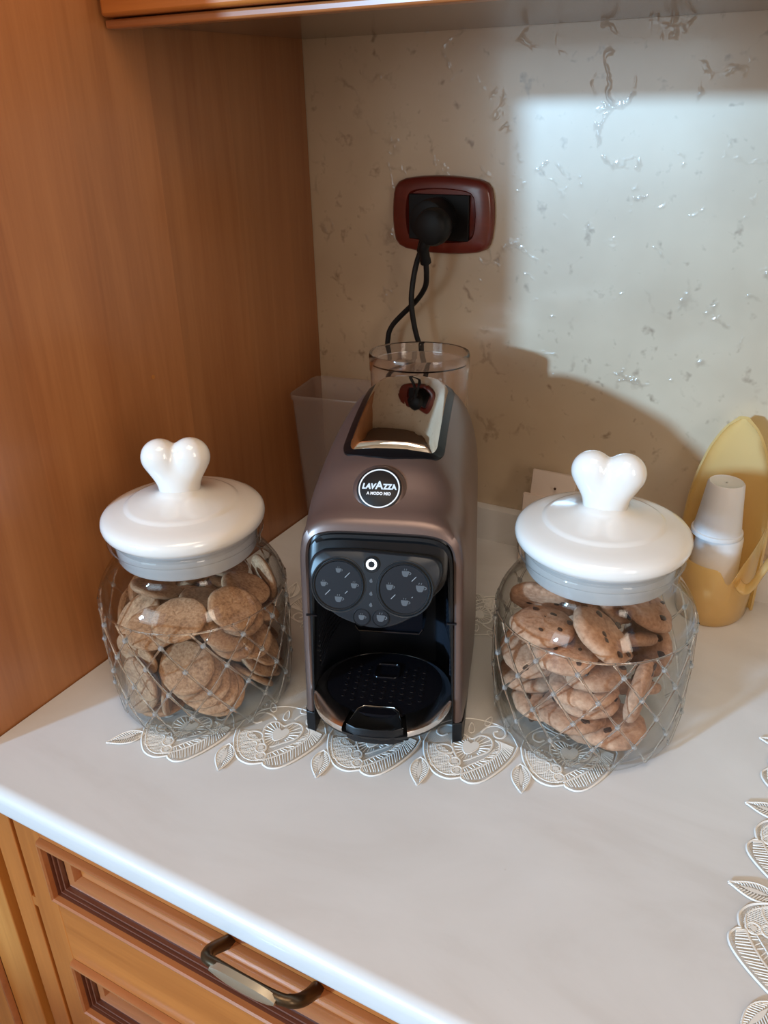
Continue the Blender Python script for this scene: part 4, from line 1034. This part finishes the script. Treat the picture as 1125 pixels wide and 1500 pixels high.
# ------------------------------------------------------------------ frosted tub behind the machine
tb = thing('plastic_tub', 'frosted clear rectangular plastic tub in the corner behind the coffee machine', 'tub', (.0765, -.060, .0))
b = MB(); L = []
for z, s, gx in ((.001, .80, 0), (.0025, .82, 0), (.10, .90, 0), (.183, .965, 0), (.1845, .995, 0), (.1895, 1.0, 0), (.1905, .99, 0), (.189, .965, 0), (.10, .875, 0), (.005, .79, 0)):
    L.append([(x * s, y * s, z) for x, y in rrect(-.060, .056, -.044, .040, .012)])
b.loft(L, True, True, True); b.build('tub_body', M['tub'], tb, smooth=40); tb.rotation_euler = (0, 0, math.radians(9))
b = MB(); b.loft([[(x, y, z) for x, z in ((0, 0), (.014, 0), (.014, .105), (0, .105))] for y in (0, .0008)], True, True, True)
o = b.build('paper_slip', M['paper_white'], None, smooth=0); o.location = (.050, -.080, .006); o.rotation_euler = (math.radians(-6), math.radians(8), .2)
tag(o, 'small white paper slip standing inside the frosted tub', 'paper')

# paper packet leaning on the wall behind the right jar
pk = thing('paper_packet', 'pale folded paper packet leaning on the wall behind right jar', 'packet', (.333, -.030, 0))
b = MB(); b.loft([[(x, y - .010 + z * .10, z) for x, y in rrect(-.026, .026, -.006 * q, .006 * q, .0015 * q, 3)] for z, q in ((.001, 1), (.05, 1.2), (.09, 1), (.112, .5), (.1155, .3))], True, True, True); b.build('sleeve', M['paper'], pk, smooth=30)
b = MB(); b.tube([(.004, -.0096, .1005), (.004, -.0088, .1006)], .0016, 10); o = b.build('printed_dot', M['chip'], pk)
b = MB(); b.loft([[(x, y - .016 + z * .08, z) for x, y in rrect(-.033, -.002, -.003, .003, .001, 2)] for z in (.001, .088)], True, True, True); b.build('folded_flap', M['paper'], pk, smooth=30)

# ------------------------------------------------------------------ yellow cup holder with stacked cups
ch = thing('cup_holder', 'amber yellow plastic cup holder standing against the wall, right of the jars', 'cup holder', (.521, -.052, 0))
# back shell: pointed arch, curved like a scoop
b = MB(); rows = 26; n = 20; Lf = []; Lb = []
for i in range(rows + 1):
    z = .002 + .2075 * (i / rows)
    hw = interp(z, [0, .05, .09, .12, .15, .175, .19, .20, .2075, .2095], [.0415, .0420, .0420, .0400, .0350, .0275, .0205, .0145, .0070, .0030])
    yc = interp(z, [0, .09, .15, .21], [.030, .032, .030, .020]); dep = interp(z, [0, .09, .15, .2095], [.030, .026, .018, .003])
    Lf.append([(hw * math.sin(a), yc + .006 - dep * (1 - math.cos(a)), z) for a in [-1.35 + 2.7 * j / n for j in range(n + 1)]])
    Lb.append([((hw + .0022) * math.sin(a), yc + .0085 - (dep) * (1 - math.cos(a)), z + (.002 if i == rows else 0)) for a in [-1.35 + 2.7 * j / n for j in range(n + 1)]])
loops = [f + list(reversed(g)) for f, g in zip(Lf, Lb)]
b.loft(loops, True, True, True); b.build('back_shell', M['yellow'], ch, smooth=50)
# front basket
b = MB(); L = []
def bl(s, z, dz=0): 
    o = []
    for j in range(41):
        a = PI + PI * j / 40
        lift = .030 * max(0, (math.cos(a) - .55) / .45) ** 1.6 - .018 * math.exp(-((math.cos(a) - .45) / .16) ** 2)
        o.append((.0400 * s * math.cos(a), .012 + .055 * s * math.sin(a), z + (lift * dz)))
    return o
L = [bl(.90, .001), bl(.93, .003), bl(.97, .03, .1), bl(1.0, .070, 1.0), bl(.985, .0715, 1.0), bl(.965, .070, 1.0), bl(.94, .03, .1), bl(.90, .004)]
b.loft(L, False); b.add(L[-1] , [tuple(range(41))]); b.add(L[0], [tuple(range(41))]); b.build('basket', M['yellow'], ch, smooth=50)
# curling side arm
b = MB(); pth = spline([(.026, -.034, .058), (.031, -.036, .054), (.036, -.036, .0545), (.041, -.035, .062), (.046, -.034, .076), (.053, -.032, .092), (.064, -.028, .104), (.078, -.022, .110)], 6)
L = []
for i, p in enumerate(pth):
    d = (pth[min(i + 1, len(pth) - 1)] - pth[max(i - 1, 0)]).normalized(); q = Vector((d.z, 0, -d.x)); s = Vector((0, 1, 0))
    L.append([p + q * .0035 * math.cos(a) + s * .0105 * math.sin(a) for a in [2 * PI * k / 14 for k in range(14)]])
b.loft(L, True, True, True); b.build('side_arm', M['yellow'], ch, smooth=60)
# cups
def cup(name, label, loc, r0, r1, h, lip):
    t = thing(name, label, 'cup', loc, 0, 'white plastic cups in the yellow holder')
    t.rotation_euler = (math.radians(0), math.radians(1.5), 0)
    o_ = [(.001, h - .0012), (r0 - .003, h - .0012), (r0 - .0015, h), (r0, h - .002), (r0 + (r1 - r0) * .35, h * .62), (r0 + (r1 - r0) * .7, h * .3), (r1, .005), (r1 + lip, .0045), (r1 + lip + .0004, .002), (r1 + lip, 0.0), (r1 - .0006, .0004)]
    i_ = [(r1 - .001, .005), (r0 + (r1 - r0) * .35 - .001, h * .62), (r0 - .0012, h - .003), (.001, h - .0032)]
    b = MB(); b.lathe(o_ + i_, 40); b.build('cup_wall', M['white_cup'], t, smooth=40)
    return t
cup('plastic_cup', 'larger upside-down white plastic cup sitting in the yellow basket', (.518, -.056, .0062), .0232, .0266, .088, .0010)
cup('plastic_cup', 'smaller upside-down white plastic cup on top of the cup stack', (.5165, -.0565, .0948), .0180, .0238, .058, .0016)
